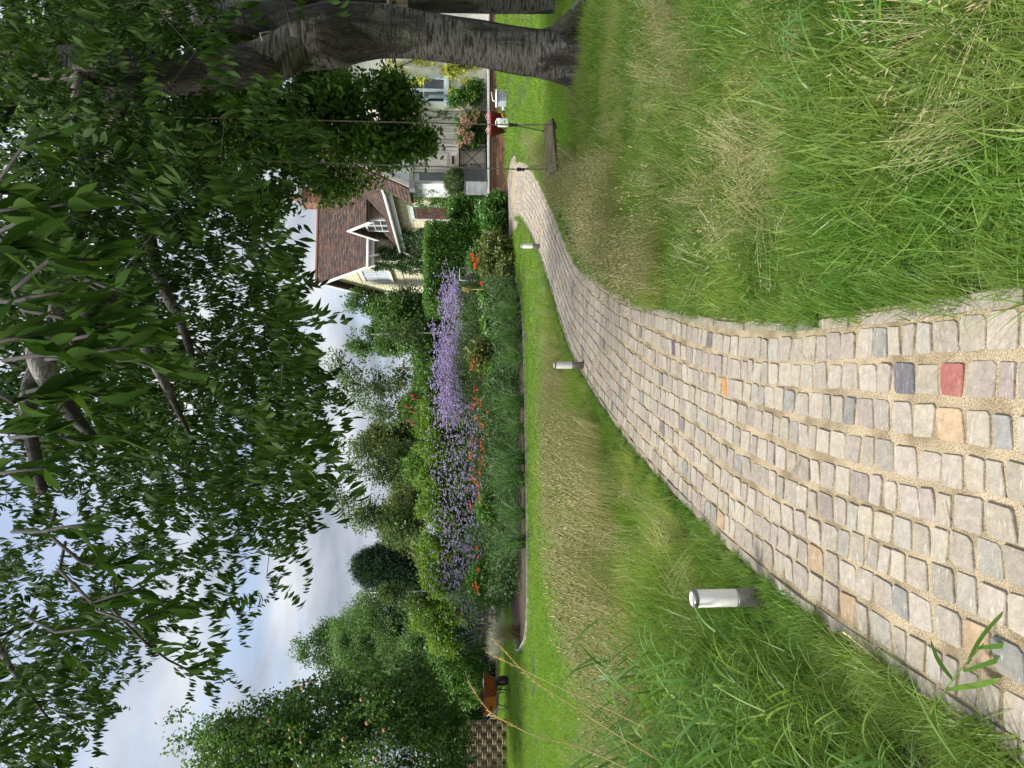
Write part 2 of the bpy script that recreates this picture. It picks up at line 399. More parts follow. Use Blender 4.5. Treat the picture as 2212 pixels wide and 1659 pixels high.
def pathdist(q):
    d = np.full(len(q), 9e9)
    for i in range(0, len(CLX), 4): d = np.minimum(d, (q[:, 0]-CLX[i])**2 + (q[:, 1]-CLY[i])**2)
    return np.sqrt(d)
S_END = CS[-1]
m = MB(); n = 170; ts = np.linspace(-HWID-.06, HWID+.06, 9)
for i in range(n):
    for t in ts: m.v.append(pathpt(S_END * i / (n-1), t, .004 + .004 * nz((i*.7, t*9, 0))))
for i in range(n-1):
    for j in range(8): m.f.append((i*9+j, i*9+j+1, (i+1)*9+j+1, (i+1)*9+j)); m.sm.append(True)
def sandmat():
    m, nt = new_mat('jointing_sand'); tc = N(nt, 'ShaderNodeTexCoord')
    a = N(nt, 'ShaderNodeTexNoise'); a.inputs['Scale'].default_value = 230; a.inputs['Detail'].default_value = 3; nt.links.new(tc.outputs['Object'], a.inputs['Vector'])
    b = N(nt, 'ShaderNodeTexNoise'); b.inputs['Scale'].default_value = 6; nt.links.new(tc.outputs['Object'], b.inputs['Vector'])
    c = ramp_n(nt, a.outputs[0], [(.3, (.15, .11, .06)), (.5, (.33, .26, .165)), (.72, (.48, .40, .28))])
    c = mix_n(nt, 1.0, c, ramp_n(nt, b.outputs[0], [(.36, (.58, .55, .48)), (.5, (.9, .9, .88)), (.66, (1.1, 1.1, 1.1))]), 'MULTIPLY')
    bs = N(nt, 'ShaderNodeBsdfPrincipled'); bs.inputs['Roughness'].default_value = .95; nt.links.new(c, bs.inputs['Base Color'])
    bp = N(nt, 'ShaderNodeBump'); bp.inputs['Distance'].default_value = .006; nt.links.new(a.outputs[0], bp.inputs['Height']); nt.links.new(bp.outputs[0], bs.inputs['Normal'])
    finish(nt, bs.outputs[0]); return m
SAND = sandmat()
path = m.build('path', SAND); tag(path, kind='structure')
def sett_col():
    r = random.random(); v = random.uniform(.82, 1.15)
    base = random.choice([(.36, .325, .27), (.37, .33, .285), (.34, .315, .275), (.33, .30, .25), (.36, .32, .30), (.31, .31, .29), (.39, .355, .30), (.34, .295, .27), (.40, .36, .29)])
    base = tuple(.74 * (.5 * c + .5 * d) for c, d in zip(base, (.37, .315, .235)))
    if r < .010: base = (.29, .21, .13)
    elif r < .045: base = (.19, .183, .165)
    elif r < .13: base = (.235, .195, .17)
    elif r < .14: base = (.14, .125, .12)
    return tuple(c * v for c in base)
def sett_shape(m, s0, s1, t0, t1, h):
    """a tumbled sett: chamfered, a little out of square, its top slightly domed"""
    j = lambda a: random.uniform(-a, a); cs_, ct = (s1-s0)/2, (t1-t0)/2; ms, mt = (s0+s1)/2, (t0+t1)/2
    k = min(cs_, ct) * random.uniform(.10, .28); sk = j(.008)
    o = [(-cs_+k, -ct), (cs_-k, -ct), (cs_, -ct+k), (cs_, ct-k), (cs_-k, ct), (-cs_+k, ct), (-cs_, ct-k), (-cs_, -ct+k)]
    o = [(a + j(.0035) + sk * b / ct, b + j(.0035)) for a, b in o]; vs = []
    ta, tb = j(.04), j(.04)
    for sc, z in ((1.0, -.02), (.99, h-.003), (.96, h)):
        for a, b in o: vs.append(pathpt(ms + a*sc, mt + b*sc, z + ta*a*sc + tb*b*sc))
    vs.append(pathpt(ms + j(.01), mt + j(.01), h + random.uniform(-.002, .0005)))
    fs = []
    for r_ in range(2):
        for i in range(8): fs.append((r_*8+i, r_*8+(i+1) % 8, (r_+1)*8+(i+1) % 8, (r_+1)*8+i))
    fs += [(16+i, 16+(i+1) % 8, 24) for i in range(8)]
    m.add(vs, fs)
STONE = attrmat('sandstone_sett', .85, 34, .22, .006, 55)
NR = 9; pitch = 2 * HWID / NR; setts = []
for r_ in range(NR):
    s = .9 + random.uniform(0, .1)
    while s < S_END - .15:
        L = random.choice([random.uniform(.05, .075), random.uniform(.075, .10), random.uniform(.085, .105)])
        if s > 9: L *= 1.25
        t0 = -HWID + r_ * pitch; w = pitch * .89
        o = .012 * math.sin(s * 2.1 + r_) ; setts.append((s, s + L, t0 + o + .008, t0 + o + w + random.uniform(-.006, .004)))
        s += L + random.uniform(.007, .017)
RED = on(2057, 838); ORA = on(1570, 842); DRK = on(1955, 838); DK2 = on(1460, 765)
def col_for(q):
    p = pathpt((q[0]+q[1])/2, (q[2]+q[3])/2)
    for tgt, c in ((RED, (.24, .085, .072)), (DRK, (.105, .10, .108)), (ORA, (.36, .17, .06)), (DK2, (.09, .065, .08))):
        if math.hypot(p[0]-tgt.x, p[1]-tgt.y) < .055: return c
    return sett_col()
def seen(q):
    p = pathpt((q[0]+q[1])/2, (q[2]+q[3])/2); x, y = proj(p); return x[0] < 2260 and -60 < y[0] < 1720
vis = [q for q in setts if seen(q)]; vis.sort(key=lambda q: (q[0])); near, far = vis[:300], vis[300:] + [q for q in setts if not seen(q)]
for q in near:
    m = MB(); sett_shape(m, *q, random.uniform(.008, .0125)); me = m.mesh('sett', STONE); setcol(me, [col_for(q)] * len(me.polygons)); link('sett', me, path)
m = MB(); cc = []
for q in far:
    k = len(m.f); sett_shape(m, *q, random.uniform(.008, .0125)); cc += [col_for(q)] * (len(m.f) - k)
me = m.mesh('setts', STONE); setcol(me, cc); tag(link('setts', me, path), kind='stuff')
for side in (-1, 1):                                   # kerb of narrow upright slabs
    s = .8
    while s < S_END - .3:
        L = random.uniform(.22, .42); m = MB(); k = 5; vs = []
        tt = side * (HWID + .028 + random.uniform(-.004, .004)); h = random.uniform(.004, .013); w = random.uniform(.017, .024)
        for i in range(k):
            si = s + L * i / (k-1)
            e = .004 if 0 < i < k-1 else -.002
            for a, z in ((-w, -.03), (-w, h), (w, h + e), (w, -.03)): vs.append(pathpt(si, tt + a, z + random.uniform(-.002, .002)))
        fs = [(0, 1, 2, 3), tuple(range((k-1)*4, k*4))[::-1]] + [(i*4+j, (i+1)*4+j, (i+1)*4+(j+1) % 4, i*4+(j+1) % 4) for i in range(k-1) for j in range(4)]
        m.add(vs, fs); me = m.mesh('edging_slab', STONE); setcol(me, [tuple(c*.8 for c in sett_col())] * len(me.polygons)); link('edging_slab', me, path)
        s += L + .012
# the wider paved sweep where the path forks before the terrace
FORK = [(3.42, 14.5), (3.3, 15.4), (3.28, 16.5), (3.33, 18.2), (3.35, 20), (4.35, 20), (4.3, 18.6), (4.65, 17.75), (4.98, 17.0), (5.12, 16.2), (5.0, 15.5), (4.78, 15.0), (4.45, 14.45), (4.2, 13.9), (3.7, 13.9)]
def polysheet(name, poly, dz, mat, n=60, kind='structure'):
    P = np.array(poly); lo, hi = P.min(0), P.max(0); m = MB(); xs, ys = np.linspace(lo[0], hi[0], n), np.linspace(lo[1], hi[1], n)
    X, Y = np.meshgrid((xs[1:]+xs[:-1])/2, (ys[1:]+ys[:-1])/2); ok = inside(P, np.column_stack([X.ravel(), Y.ravel()])).reshape(X.shape)
    G = lift(np.column_stack([a.ravel() for a in np.meshgrid(xs, ys)]), dz); ids = {}
    for j in range(n-1):
        for i in range(n-1):
            if ok[j, i]:
                f = []
                for a in (j*n+i, j*n+i+1, (j+1)*n+i+1, (j+1)*n+i):
                    if a not in ids: ids[a] = len(m.v); m.v.append(tuple(G[a]))
                    f.append(ids[a])
                m.f.append(tuple(f)); m.sm.append(True)
    o = m.build(name, mat); return tag(o, kind=kind)
sweep = polysheet('paving', FORK, .006, SAND, 90)
m = MB(); cc = []
P = np.array(FORK); rad = 0
C0 = np.array([2.2, 15.4])                              # courses swing round the inside of the bend
for rr in np.arange(1.05, 3.4, .125):
    a = -1.2; 
    while a < 1.5:
        L = random.uniform(.06, .12) / rr; c = C0 + rr * np.array([math.cos(a), math.sin(a)])
        q4 = [C0 + r_ * np.array([math.cos(b), math.sin(b)]) for r_, b in ((rr-.05, a), (rr+.05, a), (rr+.05, a+L), (rr-.05, a+L))]
        if inside(P, np.array(q4)).all() and c[1] < 20 and pathdist(np.array([c]))[0] > .5:
            vs = [tuple(lift(np.array([k_]), .0)[0]) for k_ in q4]; h = random.uniform(.014, .02)
            m.add([*vs, *[(x, y, z + h) for x, y, z in vs]], [(4, 5, 6, 7), (0, 1, 5, 4), (1, 2, 6, 5), (2, 3, 7, 6), (3, 0, 4, 7)]); cc += [sett_col()] * 5
        a += L + .016 / rr
me = m.mesh('setts', STONE); setcol(me, cc); tag(link('setts', me, sweep), kind='stuff')
# soil of the planting beds, with a pale edging strip round the nearer one
front = [on(*p) for p in ((1118, 1399), (1130, 1393), (1138, 1370), (1142, 1300), (1142, 1250), (1141, 1100), (1138, 900), (1135, 760), (1130, 660), (1118, 600))]
BED = [(p.x, p.y) for p in front] + [(2.5, 16.0), (2.9, 17.5), (3.2, 20), (3.3, 24), (-5.2, 24), (-5.3, 21.0), (-5.1, 18), (-5.2, 16.3)]
BARK = plain('bark_mulch', (.09, .06, .042), .95, (.018, .013, .01), 22, .03, bscale=40)
polysheet('bed_soil', BED, .004, BARK, 110)
BED2 = [(-16, 21.6), (-5.3, 21.6), (-5.2, 24), (-5.2, 30), (-16, 30)]
polysheet('hedge_soil', BED2, .004, BARK, 30)
def strip(name, pts, h, w, mat, parent=None):
    m = MB(); P = [Vector(p) for p in pts]; vs = []
    for i, p in enumerate(P):
        t = (P[min(i+1, len(P)-1)] - P[max(i-1, 0)]); t.z = 0; t.normalize(); nrm = Vector((-t.y, t.x, 0)) * w / 2
        vs += [p + nrm + Vector((0, 0, -.03)), p + nrm + Vector((0, 0, h)), p - nrm + Vector((0, 0, h)), p - nrm + Vector((0, 0, -.03))]
    k = len(P); m.add(vs, [(i*4+j, (i+1)*4+j, (i+1)*4+(j+1) % 4, i*4+(j+1) % 4) for i in range(k-1) for j in range(4)] + [(0, 1, 2, 3), tuple(range((k-1)*4, k*4))[::-1]])
    return m.build(name, mat, parent)
EDGE = plain('pale_edging', (.42, .40, .34), .7, (.2, .18, .14), 12)
e = strip('bed_edging', catmull([(-4.6, 16.6, .13), (-5.05, 16.0, .12)] + [(p.x, p.y, p.z) for p in front], 6), .045, .03, EDGE)
tag(e, 'pale timber edging strip curving round the tip of the flower bed', 'edging')
e = strip('bed_edging', [(x, 21.6 + .03*math.sin(x), .22) for x in np.linspace(-16, -5.3, 20)], .09, .04, plain('dark_edging', (.10, .09, .08), .8))
tag(e, 'long dark edging board along the back of the lawn behind the wheelbarrow', 'edging')

# ================================================================== GRASS
GREEN_LAWN = leafmat('lawn_grass', [(.10, .21, .018), (.15, .29, .026), (.19, .33, .04), (.26, .36, .07)], .4, .5, .25, patch=((.24, .33, .06), .9))
GREEN_MEAD = leafmat('meadow_grass', [(.07, .15, .014), (.11, .225, .022), (.17, .29, .04), (.29, .33, .10)], .4, .5, .25, patch=((.42, .42, .16), 1.3))
STRAW = leafmat('straw_grass', [(.34, .29, .145), (.47, .40, .235), (.20, .24, .07), (.60, .53, .36)], .3, .7, .2, patch=((.17, .23, .06), 2.4))
LUSH = leafmat('lush_grass', [(.05, .12, .016), (.08, .18, .024), (.13, .25, .035), (.20, .28, .06)], .4, .42, .3, patch=((.26, .30, .09), 1.7))
BLUEG = leafmat('broad_grass', [(.06, .14, .024), (.09, .19, .034), (.13, .24, .055), (.17, .27, .035)], .4, .4, .4)
G_lawn = nodes_for([tuft('lawn_tuft', GREEN_LAWN, 60, .04, .0045, .11, .5, .4, 2) for _ in range(5)])
G_mead = nodes_for([tuft('meadow_tuft', GREEN_MEAD, 42, .26, .004, .10, .45, .8, 4) for _ in range(5)])
G_shrt = nodes_for([tuft('short_tuft', GREEN_MEAD, 46, .10, .0038, .09, .6, .7, 3) for _ in range(5)])
G_lush = nodes_for([tuft('lush_tuft', LUSH, 30, .34, .009, .09, .5, .9, 5) for _ in range(5)])
G_lsml = nodes_for([tuft('lush_small', LUSH, 46, .17, .0042, .09, .6, .9, 4) for _ in range(4)])
def dry_tuft():
    s = Soup()
    for i in range(16):
        a = random.uniform(0, 6.283); r = .1 * random.random() ** .5; H = random.uniform(.28, .52); le = random.gauss(.18, .16); th = random.uniform(-.9, .9)
        bx, by = r * math.cos(a), r * math.sin(a); w = .0026; vs = []
        for k in range(5):
            t = k / 4; c = (bx + math.cos(th)*le*H*t*t, by + math.sin(th)*le*H*t*t, H*t*(1 - .12*t)); vs += [(c[0]-w/2, c[1], c[2]), (c[0]+w/2, c[1], c[2])]
        s.add(vs, [(2*k, 2*k+1, 2*k+3, 2*k+2) for k in range(4)])
        if random.random() < .75:                       # seed head
            d = Vector((math.cos(th)*le*1.8, math.sin(th)*le*1.8, .9)).normalized(); c = Vector((c[0], c[1], c[2])); hl = random.uniform(.03, .06); hw = .0045
            vs = [c, *[c + d*hl*.35 + Vector((hw*math.cos(b), hw*math.sin(b), 0)) for b in (0, 2.1, 4.2)], c + d*hl]
            s.add([tuple(q) for q in vs], [(0, 1, 2), (0, 2, 3), (0, 3, 1), (4, 2, 1), (4, 3, 2), (4, 1, 3)])
    return s.mesh('dry_tuft', STRAW)
G_dry = nodes_for([dry_tuft() for _ in range(6)])
def mask(q, margin=.04):
    return q[(pathdist(q) > HWID + .06 + margin) & ~inside(FORK, q)]
LAWN = [(-12, 4.6), (-8, 4.8), (-5, 5.9), (-3.5, 7.2), (-2.6, 8.5), (-1.4, 9.7), (.2, 10.2), (1.2, 11.0), (2.3, 12.5), (3.35, 14.6), (3.25, 16.4), (2.6, 16.6), (2.4, 15.6), (1.9, 14.9)] + [(p.x, p.y - .02) for p in front[::-1]] + [(-5.0, 16.2), (-5.2, 18), (-5.3, 21.6), (-15, 21.6), (-14, 12)]
LAWNR = [(3.3, 11.2), (4.2, 13.2), (4.9, 14.8), (5.2, 16), (5.1, 17.3), (4.9, 17.7), (12, 17.7), (16, 24), (22, 24), (9, 7.2), (2.7, 7.2), (2.8, 8.6), (3.2, 9.6)]
q = mask(rand_in_poly(LAWN, 17000), -.02); scatter('lawn_grass', G_lawn, lift(q, -.005))
q = mask(rand_in_poly(LAWNR, 8500), -.02); scatter('lawn_grass', G_lawn, lift(q, -.005), scl=rng.uniform(.8, 1.7, len(q)))
# long meadow between path and lawn; it gets shorter towards the mown lawn
def cap(q, scl, h):
    dx, dy = proj(lift(q)); lim = np.interp(dy, [500, 650, 900, 1250, 1350, 1450, 1600], [1185, 1172, 1162, 1166, 1195, 1240, 1285]); zt = EYE - (lim - HZ) * q[:, 1] / FOC
    return np.minimum(scl, np.maximum(zt * rng.uniform(.75, 1.15, len(q)), .02) / h)
MEAD = [(-9, 3.6), (-.9, 3.3), (-.75, 4.2), (-.3, 6), (.35, 8), (1.1, 9.6), (2.2, 11.5), (2.6, 12.6), (1.6, 11.3), (.4, 10.4), (-1.4, 9.5), (-2.7, 8.4), (-3.6, 7.1), (-5.1, 5.8), (-8, 4.7), (-9, 4.5)]
q = mask(rand_in_poly(MEAD, 8500), .03); k = .78 + .75 * nzarr(q, .8, 3); k = np.clip(k * (.45 + .55 * ss(.5, 1.4, pathdist(q))), .3, 1.4) * (1 - .35 * ss(7.6, 9.6, q[:, 1]))
k = cap(q, k * rng.uniform(.6, 1.35, len(k)), .25); q = q[k > .2]; k = k[k > .2]; scatter('meadow_grass', G_mead, lift(q), scl=k)
q = mask(rand_in_poly(MEAD, 2700), .25); w = nzarr(q, .55, 9) + .25 * ss(1.4, .4, np.abs(q[:, 1] - 7.0) / 2); q = q[w > .02]
q = q[(q[:, 0] < .6)]
k = cap(q, rng.uniform(.7, 1.3, len(q)), .45); q = q[k > .35]; k = k[k > .35]
scatter('dry_grass', G_dry, lift(q), rot=np.stack([rng.normal(0, .12, len(q)), rng.normal(0, .12, len(q)), rng.normal(0, .7, len(q))], 1), scl=k)
# right of the path
RMID = [(.35, 3.0), (.5, 4.0), (.75, 5.2), (1.2, 6.6), (1.8, 7.9), (2.5, 9.2), (3.3, 10.6), (4.2, 12.4), (4.4, 12.6), (3.3, 9.8), (2.6, 8.2), (2.8, 7.4), (9, 7.4), (6, 3.2)]
q = mask(rand_in_poly(RMID, 9000), .0); scatter('rough_grass', G_shrt, lift(q), rot=np.stack([rng.normal(0, .4, len(q)), rng.normal(0, .4, len(q)), rng.uniform(0, 6.28, len(q))], 1), scl=rng.uniform(.7, 1.3, len(q)) * (1 + .5 * nzarr(q, 1.2, 1)))
RDRY = [(.5, 4.4), (1.15, 6.3), (1.8, 7.7), (2.7, 9.2), (3.5, 10.8), (4.3, 12.6), (4.5, 13.0), (3.9, 11.2), (3.0, 9.2), (2.3, 7.4), (1.9, 6.1), (1.6, 5.0), (1.2, 4.0)]
q = mask(rand_in_poly(RDRY, 1500), .06); scatter('meadow_grass', G_mead, lift(q), scl=rng.uniform(.55, .95, len(q)))
q = mask(rand_in_poly(RDRY, 1500), .12); q = q[nzarr(q, .8, 4) > -.1]; scatter('dry_grass', G_dry, lift(q), rot=np.stack([rng.normal(0, .22, len(q)), rng.normal(0, .22, len(q)), rng.uniform(0, 6.28, len(q))], 1), scl=rng.uniform(.5, .85, len(q)))
RNEAR = [(.28, 1.2), (.3, 3.0), (.5, 4.4), (1.6, 5.4), (4.5, 4.6), (3, 1.2)]
q = mask(rand_in_poly(RNEAR, 5200), .0); k = np.clip(rng.uniform(.5, 1.1, len(q)) * (1 + .6 * nzarr(q, 1.5, 6)) * (.4 + .6 * ss(.55, .9, pathdist(q))), .3, 1.3)
def tangle(n, t=.42): return np.stack([rng.normal(0, t, n), rng.normal(0, t, n), rng.uniform(0, 6.28, n)], 1)
scatter('lush_grass', G_lsml, lift(q), rot=tangle(len(q)), scl=k)
q = mask(rand_in_poly([(.55, 1.2), (.7, 2.4), (1.4, 2.9), (2.6, 2.6), (2.4, 1.2)], 420), .2); scatter('broad_grass', G_lush, lift(q), scl=rng.uniform(.45, .9, len(q)))
q = mask(rand_in_poly([(.6, 1.4), (.6, 3.6), (1.6, 4.8), (3.4, 4.4), (2.6, 1.2)], 1250), .12); q = q[nzarr(q, 1.1, 13) > -.15]
scatter('dead_stems', G_dry, lift(q, .04), rot=np.stack([rng.normal(0, .95, len(q)), rng.normal(0, .95, len(q)), rng.uniform(0, 6.28, len(q))], 1), scl=rng.uniform(.35, .7, len(q)))
q = mask(rand_in_poly(RMID, 1300), .12); q = q[nzarr(q, .9, 15) > -.05]; scatter('dead_stems', G_dry, lift(q, .02), rot=tangle(len(q), .85), scl=rng.uniform(.3, .6, len(q)))
q = mask(rand_in_poly(MEAD, 800), .1); scatter('dead_stems', G_dry, lift(q, .05), rot=tangle(len(q), .7), scl=rng.uniform(.4, .8, len(q)))
# tall lush growth on the near left
LNEAR = [(-3.2, 1.3), (-.98, 1.3), (-.96, 2.2), (-.9, 3.2), (-.88, 3.8), (-2.4, 4.2), (-4.2, 4.6)]
q = mask(rand_in_poly(LNEAR, 4200), .0); k = (.35 + .65 * ss(.58, 1.1, pathdist(q))) * rng.uniform(.7, 1.25, len(q)); scatter('lush_grass', G_lsml, lift(q), rot=tangle(len(q), .3), scl=k * 1.1)
q = mask(rand_in_poly([(-3.2, 1.2), (-1.15, 1.3), (-1.3, 2.4), (-1.6, 3.4), (-3.9, 4.4)], 620), .15); k = (.5 + .5 * ss(.7, 1.4, pathdist(q))) * rng.uniform(.6, 1.2, len(q))
scatter('lush_grass', G_lush, lift(q), scl=k)
# soft fringe leaning over both kerbs
for side in (-1, 1):
    n = 1100; s = rng.uniform(1.0, S_END - .5, n); t = side * (HWID + rng.uniform(.055, .13, n)); P = np.array([pathpt(a, b) for a, b in zip(s, t)])
    tilt = side * -.35 * rng.uniform(0, 1, n)
    scatter('verge_grass', G_lsml, P, rot=np.stack([rng.normal(0, .2, n), tilt * -1, rng.normal(0, .4, n)], 1), scl=rng.uniform(.35, .75, n) * (.7 + .5 * ss(5, 2, s)))

th = rng.uniform(0, 6.283, 420); r_ = rng.uniform(.27, .62, 420); P = lift(np.column_stack([3.43 + r_*np.cos(th), 7.42 + r_*np.sin(th)])); scatter('rough_grass', G_mead, P, scl=rng.uniform(.35, .85, 420))
th = rng.uniform(0, 6.283, 160); r_ = rng.uniform(.25, .5, 160); P = lift(np.column_stack([5.15 + r_*np.cos(th), 9.25 + r_*np.sin(th)])); scatter('rough_grass', G_mead, P, scl=rng.uniform(.3, .7, 160))

# ================================================================== HOUSE
HO, HR = Vector((4.33, 25.0, 0)), R(7.53)
def hl(x, y, z=0):                                     # world -> house-local
    d = Vector((x, y, 0)) - HO; return Vector((d.x*math.cos(HR) + d.y*math.sin(HR), -d.x*math.sin(HR) + d.y*math.cos(HR), z))
def render_mat(name, c, c2):
    m, nt = new_mat(name); tc = N(nt, 'ShaderNodeTexCoord')
    mp = N(nt, 'ShaderNodeMapping'); mp.inputs['Scale'].default_value = (1, 1, 1); nt.links.new(tc.outputs['Object'], mp.inputs[0])
    vo = N(nt, 'ShaderNodeTexVoronoi'); vo.inputs['Scale'].default_value = 9; vo.inputs['Randomness'].default_value = .25; nt.links.new(mp.outputs[0], vo.inputs['Vector'])
    no = N(nt, 'ShaderNodeTexNoise'); no.inputs['Scale'].default_value = 1.6; no.inputs['Detail'].default_value = 8; nt.links.new(tc.outputs['Object'], no.inputs['Vector'])
    col = ramp_n(nt, no.outputs[0], [(.3, c2), (.6, c)])
    col = mix_n(nt, 1.0, col, ramp_n(nt, vo.outputs['Distance'], [(.15, (1.04, 1.04, 1.04)), (.6, (.80, .78, .72))]), 'MULTIPLY')
    bs = N(nt, 'ShaderNodeBsdfPrincipled'); bs.inputs['Roughness'].default_value = .9; nt.links.new(col, bs.inputs['Base Color'])
    bp = N(nt, 'ShaderNodeBump'); bp.inputs['Distance'].default_value = .03; bp.invert = True; nt.links.new(vo.outputs['Distance'], bp.inputs['Height']); nt.links.new(bp.outputs[0], bs.inputs['Normal'])
    finish(nt, bs.outputs[0]); MATS[name] = m; return m
CREAM = render_mat('cream_pargeting', (.74, .70, .50), (.64, .60, .42))
SMOOTH = plain('cream_render', (.66, .63, .47), .9, (.52, .49, .37), 3, .01)
PALE = plain('pale_render', (.76, .74, .64), .9, (.62, .60, .50), 4, .012)
PINK = plain('weathered_render', (.56, .47, .37), .9, (.34, .27, .21), 3.5, .01)
WHITE = plain('white_paint', (.78, .79, .79), .45, (.68, .68, .67), 6)
PBLUE = plain('pale_blue_paint', (.55, .64, .68), .45, (.46, .54, .58), 6)
GLASS = plain('window_glass', (.035, .04, .045), .06, (.08, .09, .1), 2.5, spec=.9)
CURT = plain('net_curtain', (.60, .64, .68), .6, (.36, .41, .46), 14, stretch=(1, 1, .05))
GREYW = plain('weathered_oak', (.50, .47, .43), .75, (.34, .31, .28), 5, .004, stretch=(6, 6, .5))
TILE = attrmat('clay_tile', .85, 14, .3, .004, 60)
BRICK = attrmat('soft_red_brick', .9, 22, .3, .004, 90)
MORTAR = plain('lime_mortar', (.34, .30, .25), .95, (.22, .19, .16), 30, .004)
LEAD = plain('lead_sheet', (.12, .125, .13), .5, (.075, .08, .085), 3, metal=.3, stretch=(1, 1, 3))
LEAD_LIT = plain('lead_lit', (.30, .31, .32), .55, (.2, .21, .22), 3, metal=.2, stretch=(1, 1, 3))  # lighter copy of the lead, with daylight put into the colour
def tile_col(): 
    c = random.choice([(.115, .068, .055), (.09, .058, .05), (.14, .076, .055), (.07, .052, .048), (.11, .078, .066), (.17, .095, .062)]); v = random.uniform(.5, .85); return tuple(x*v for x in c)
def brick_col():
    c = random.choice([(.30, .12, .075), (.26, .10, .07), (.34, .16, .10), (.22, .10, .08), (.30, .19, .13), (.36, .20, .12)]); v = random.uniform(.8, 1.2); return tuple(x*v for x in c)
def obox(m, o, a, b, c, x0, x1, y0, y1, z0, z1):
    """box in the frame (o; a, b, c)"""
    vs = [o + a*x + b*y + c*z for z in (z0, z1) for x, y in ((x0, y0), (x1, y0), (x1, y1), (x0, y1))]
    m.add(vs, [(3, 2, 1, 0), (4, 5, 6, 7), (0, 1, 5, 4), (1, 2, 6, 5), (2, 3, 7, 6), (3, 0, 4, 7)])
def tiles(parent, o, across, up, length, rise, keep=None, limit=0, w=.165, gauge=.105, name='tile'):
    """lays overlapping tiles on a slope from its eave corner o; the first `limit` are separate parts"""
    across, up = Vector(across).normalized(), Vector(up).normalized(); nrm = across.cross(up)
    if nrm.z < 0: nrm = -nrm
    rest, cc, made = MB(), [], 0; rows = int(rise / gauge); cols = int(length / w)
    order = [(r_, c_) for r_ in range(rows) for c_ in range(cols + 1)]
    order.sort(key=lambda q: -q[0]) if limit else None
    for r_, c_ in order:
        x = c_ * w + (w/2 if r_ % 2 else 0) - w/2 + random.uniform(-.004, .004); y = r_ * gauge
        x0, x1 = max(0, x + .003), min(length, x + w - .003)
        if x1 - x0 < .03 or (keep and not keep(o + across*(x0+x1)/2 + up*(y+.05))): continue
        l = random.uniform(-.004, .004); m = MB() if made < limit else rest; k = len(m.f); th = .016
        oo = o + across*0 + up*(y + l)
        vs = [oo + across*x0 + nrm*.014, oo + across*x1 + nrm*.014, oo + across*x1 + up*.2, oo + across*x0 + up*.2]
        vs += [p + nrm*th for p in vs[:2]] + [p + nrm*(th*.6) for p in vs[2:]]
        m.add(vs, [(3, 2, 1, 0), (4, 5, 6, 7), (0, 1, 5, 4), (1, 2, 6, 5), (2, 3, 7, 6), (3, 0, 4, 7)])
        if made < limit:
            me = m.mesh(name, TILE); setcol(me, [tile_col()] * 6); link(name, me, parent); made += 1
        else: cc += [tile_col()] * (len(m.f) - k)
    if rest.f:
        me = rest.mesh(name + 's', TILE); setcol(me, cc); tag(link(name + 's', me, parent), kind='stuff')
def bricks(parent, o, d, length, courses, depth=.1, bl=.215, bh=.065, j=.011, keep=None, soldier_top=False):
    """stretcher bond: each brick a part, on a mortar core standing 6 mm back"""
    d = Vector(d).normalized(); up = Vector((0, 0, 1)); inn = up.cross(d)
    m = MB(); obox(m, Vector(o), d, inn, up, .004, length-.004, .008, depth, -.05, courses*(bh+j) - j); m.build('mortar', MORTAR, parent)
    for c_ in range(courses):
        x = -(bl/2 if c_ % 2 else 0) * 1.0
        while x < length - .02:
            x0, x1 = max(0, x), min(length, x + bl); zz = c_*(bh+j)
            if x1 - x0 > .04 and not (keep and not keep((x0+x1)/2, zz)):
                m = MB(); p = random.uniform(-.003, .003); obox(m, Vector(o), d, inn, up, x0, x1, p, depth*.6, zz, zz + bh)
                me = m.mesh('brick', BRICK); setcol(me, [brick_col()] * 6); link('brick', me, parent)
            x += bl + j
def window(parent, o, across, w, h, panes, frame_mat, glass=GLASS, name='window', fw=.055, rows=1, label=None, glaz=.018, sill=True):
    """window standing proud of a wall: frame bars, one pane behind each opening, a sill; o = lower left corner on the wall"""
    a = Vector(across).normalized(); up = Vector((0, 0, 1)); out = a.cross(up) ; o = Vector(o)
    m = MB()
    def bar(x0, x1, z0, z1, d0=-.01, d1=.04): obox(m, o, a, out, up, x0, x1, d0, d1, z0, z1)
    bar(0, w, 0, fw); bar(0, w, h-fw, h); bar(0, fw, fw, h-fw); bar(w-fw, w, fw, h-fw)
    cw = (w - 2*fw) / panes
    for i in range(1, panes): bar(fw + cw*i - fw*.5, fw + cw*i + fw*.5, fw, h-fw, -.01, .036)
    win = m.build(name, frame_mat, parent)
    if label: win['label'] = label
    for i in range(panes):
        for r_ in range(rows):
            x0 = fw + cw*i + (fw*.5 if i else 0); x1 = fw + cw*(i+1) - (fw*.5 if i < panes-1 else 0); hh = (h-2*fw) / rows; z0 = fw + hh*r_
            g = MB(); obox(g, o, a, out, up, x0+.002, x1-.002, .002, .012, z0 + (glaz/2 if r_ else 0), z0 + hh - (glaz/2 if r_ < rows-1 else 0)); g.build('pane', glass, win)
            if r_:
                b = MB(); obox(b, o, a, out, up, x0+.002, x1-.002, .0, .022, z0 - glaz/2, z0 + glaz/2); b.build('glazing_bar', frame_mat, win)
    if sill:
        s = MB(); obox(s, o, a, out, up, -.05, w+.05, 0, .09, -.06, -.003); s.build('sill', frame_mat, win)
    return win
house = empty('house', HO, HR, 'cream rendered country house with brown tiled roofs, dormer and ivy beyond the hedge', 'house')
X, Y_, Z = Vector((1, 0, 0)), Vector((0, 1, 0)), Vector((0, 0, 1))
EZ, RZ, HD = 4.65, 6.65, 4.35                          # main block: eave, ridge, depth
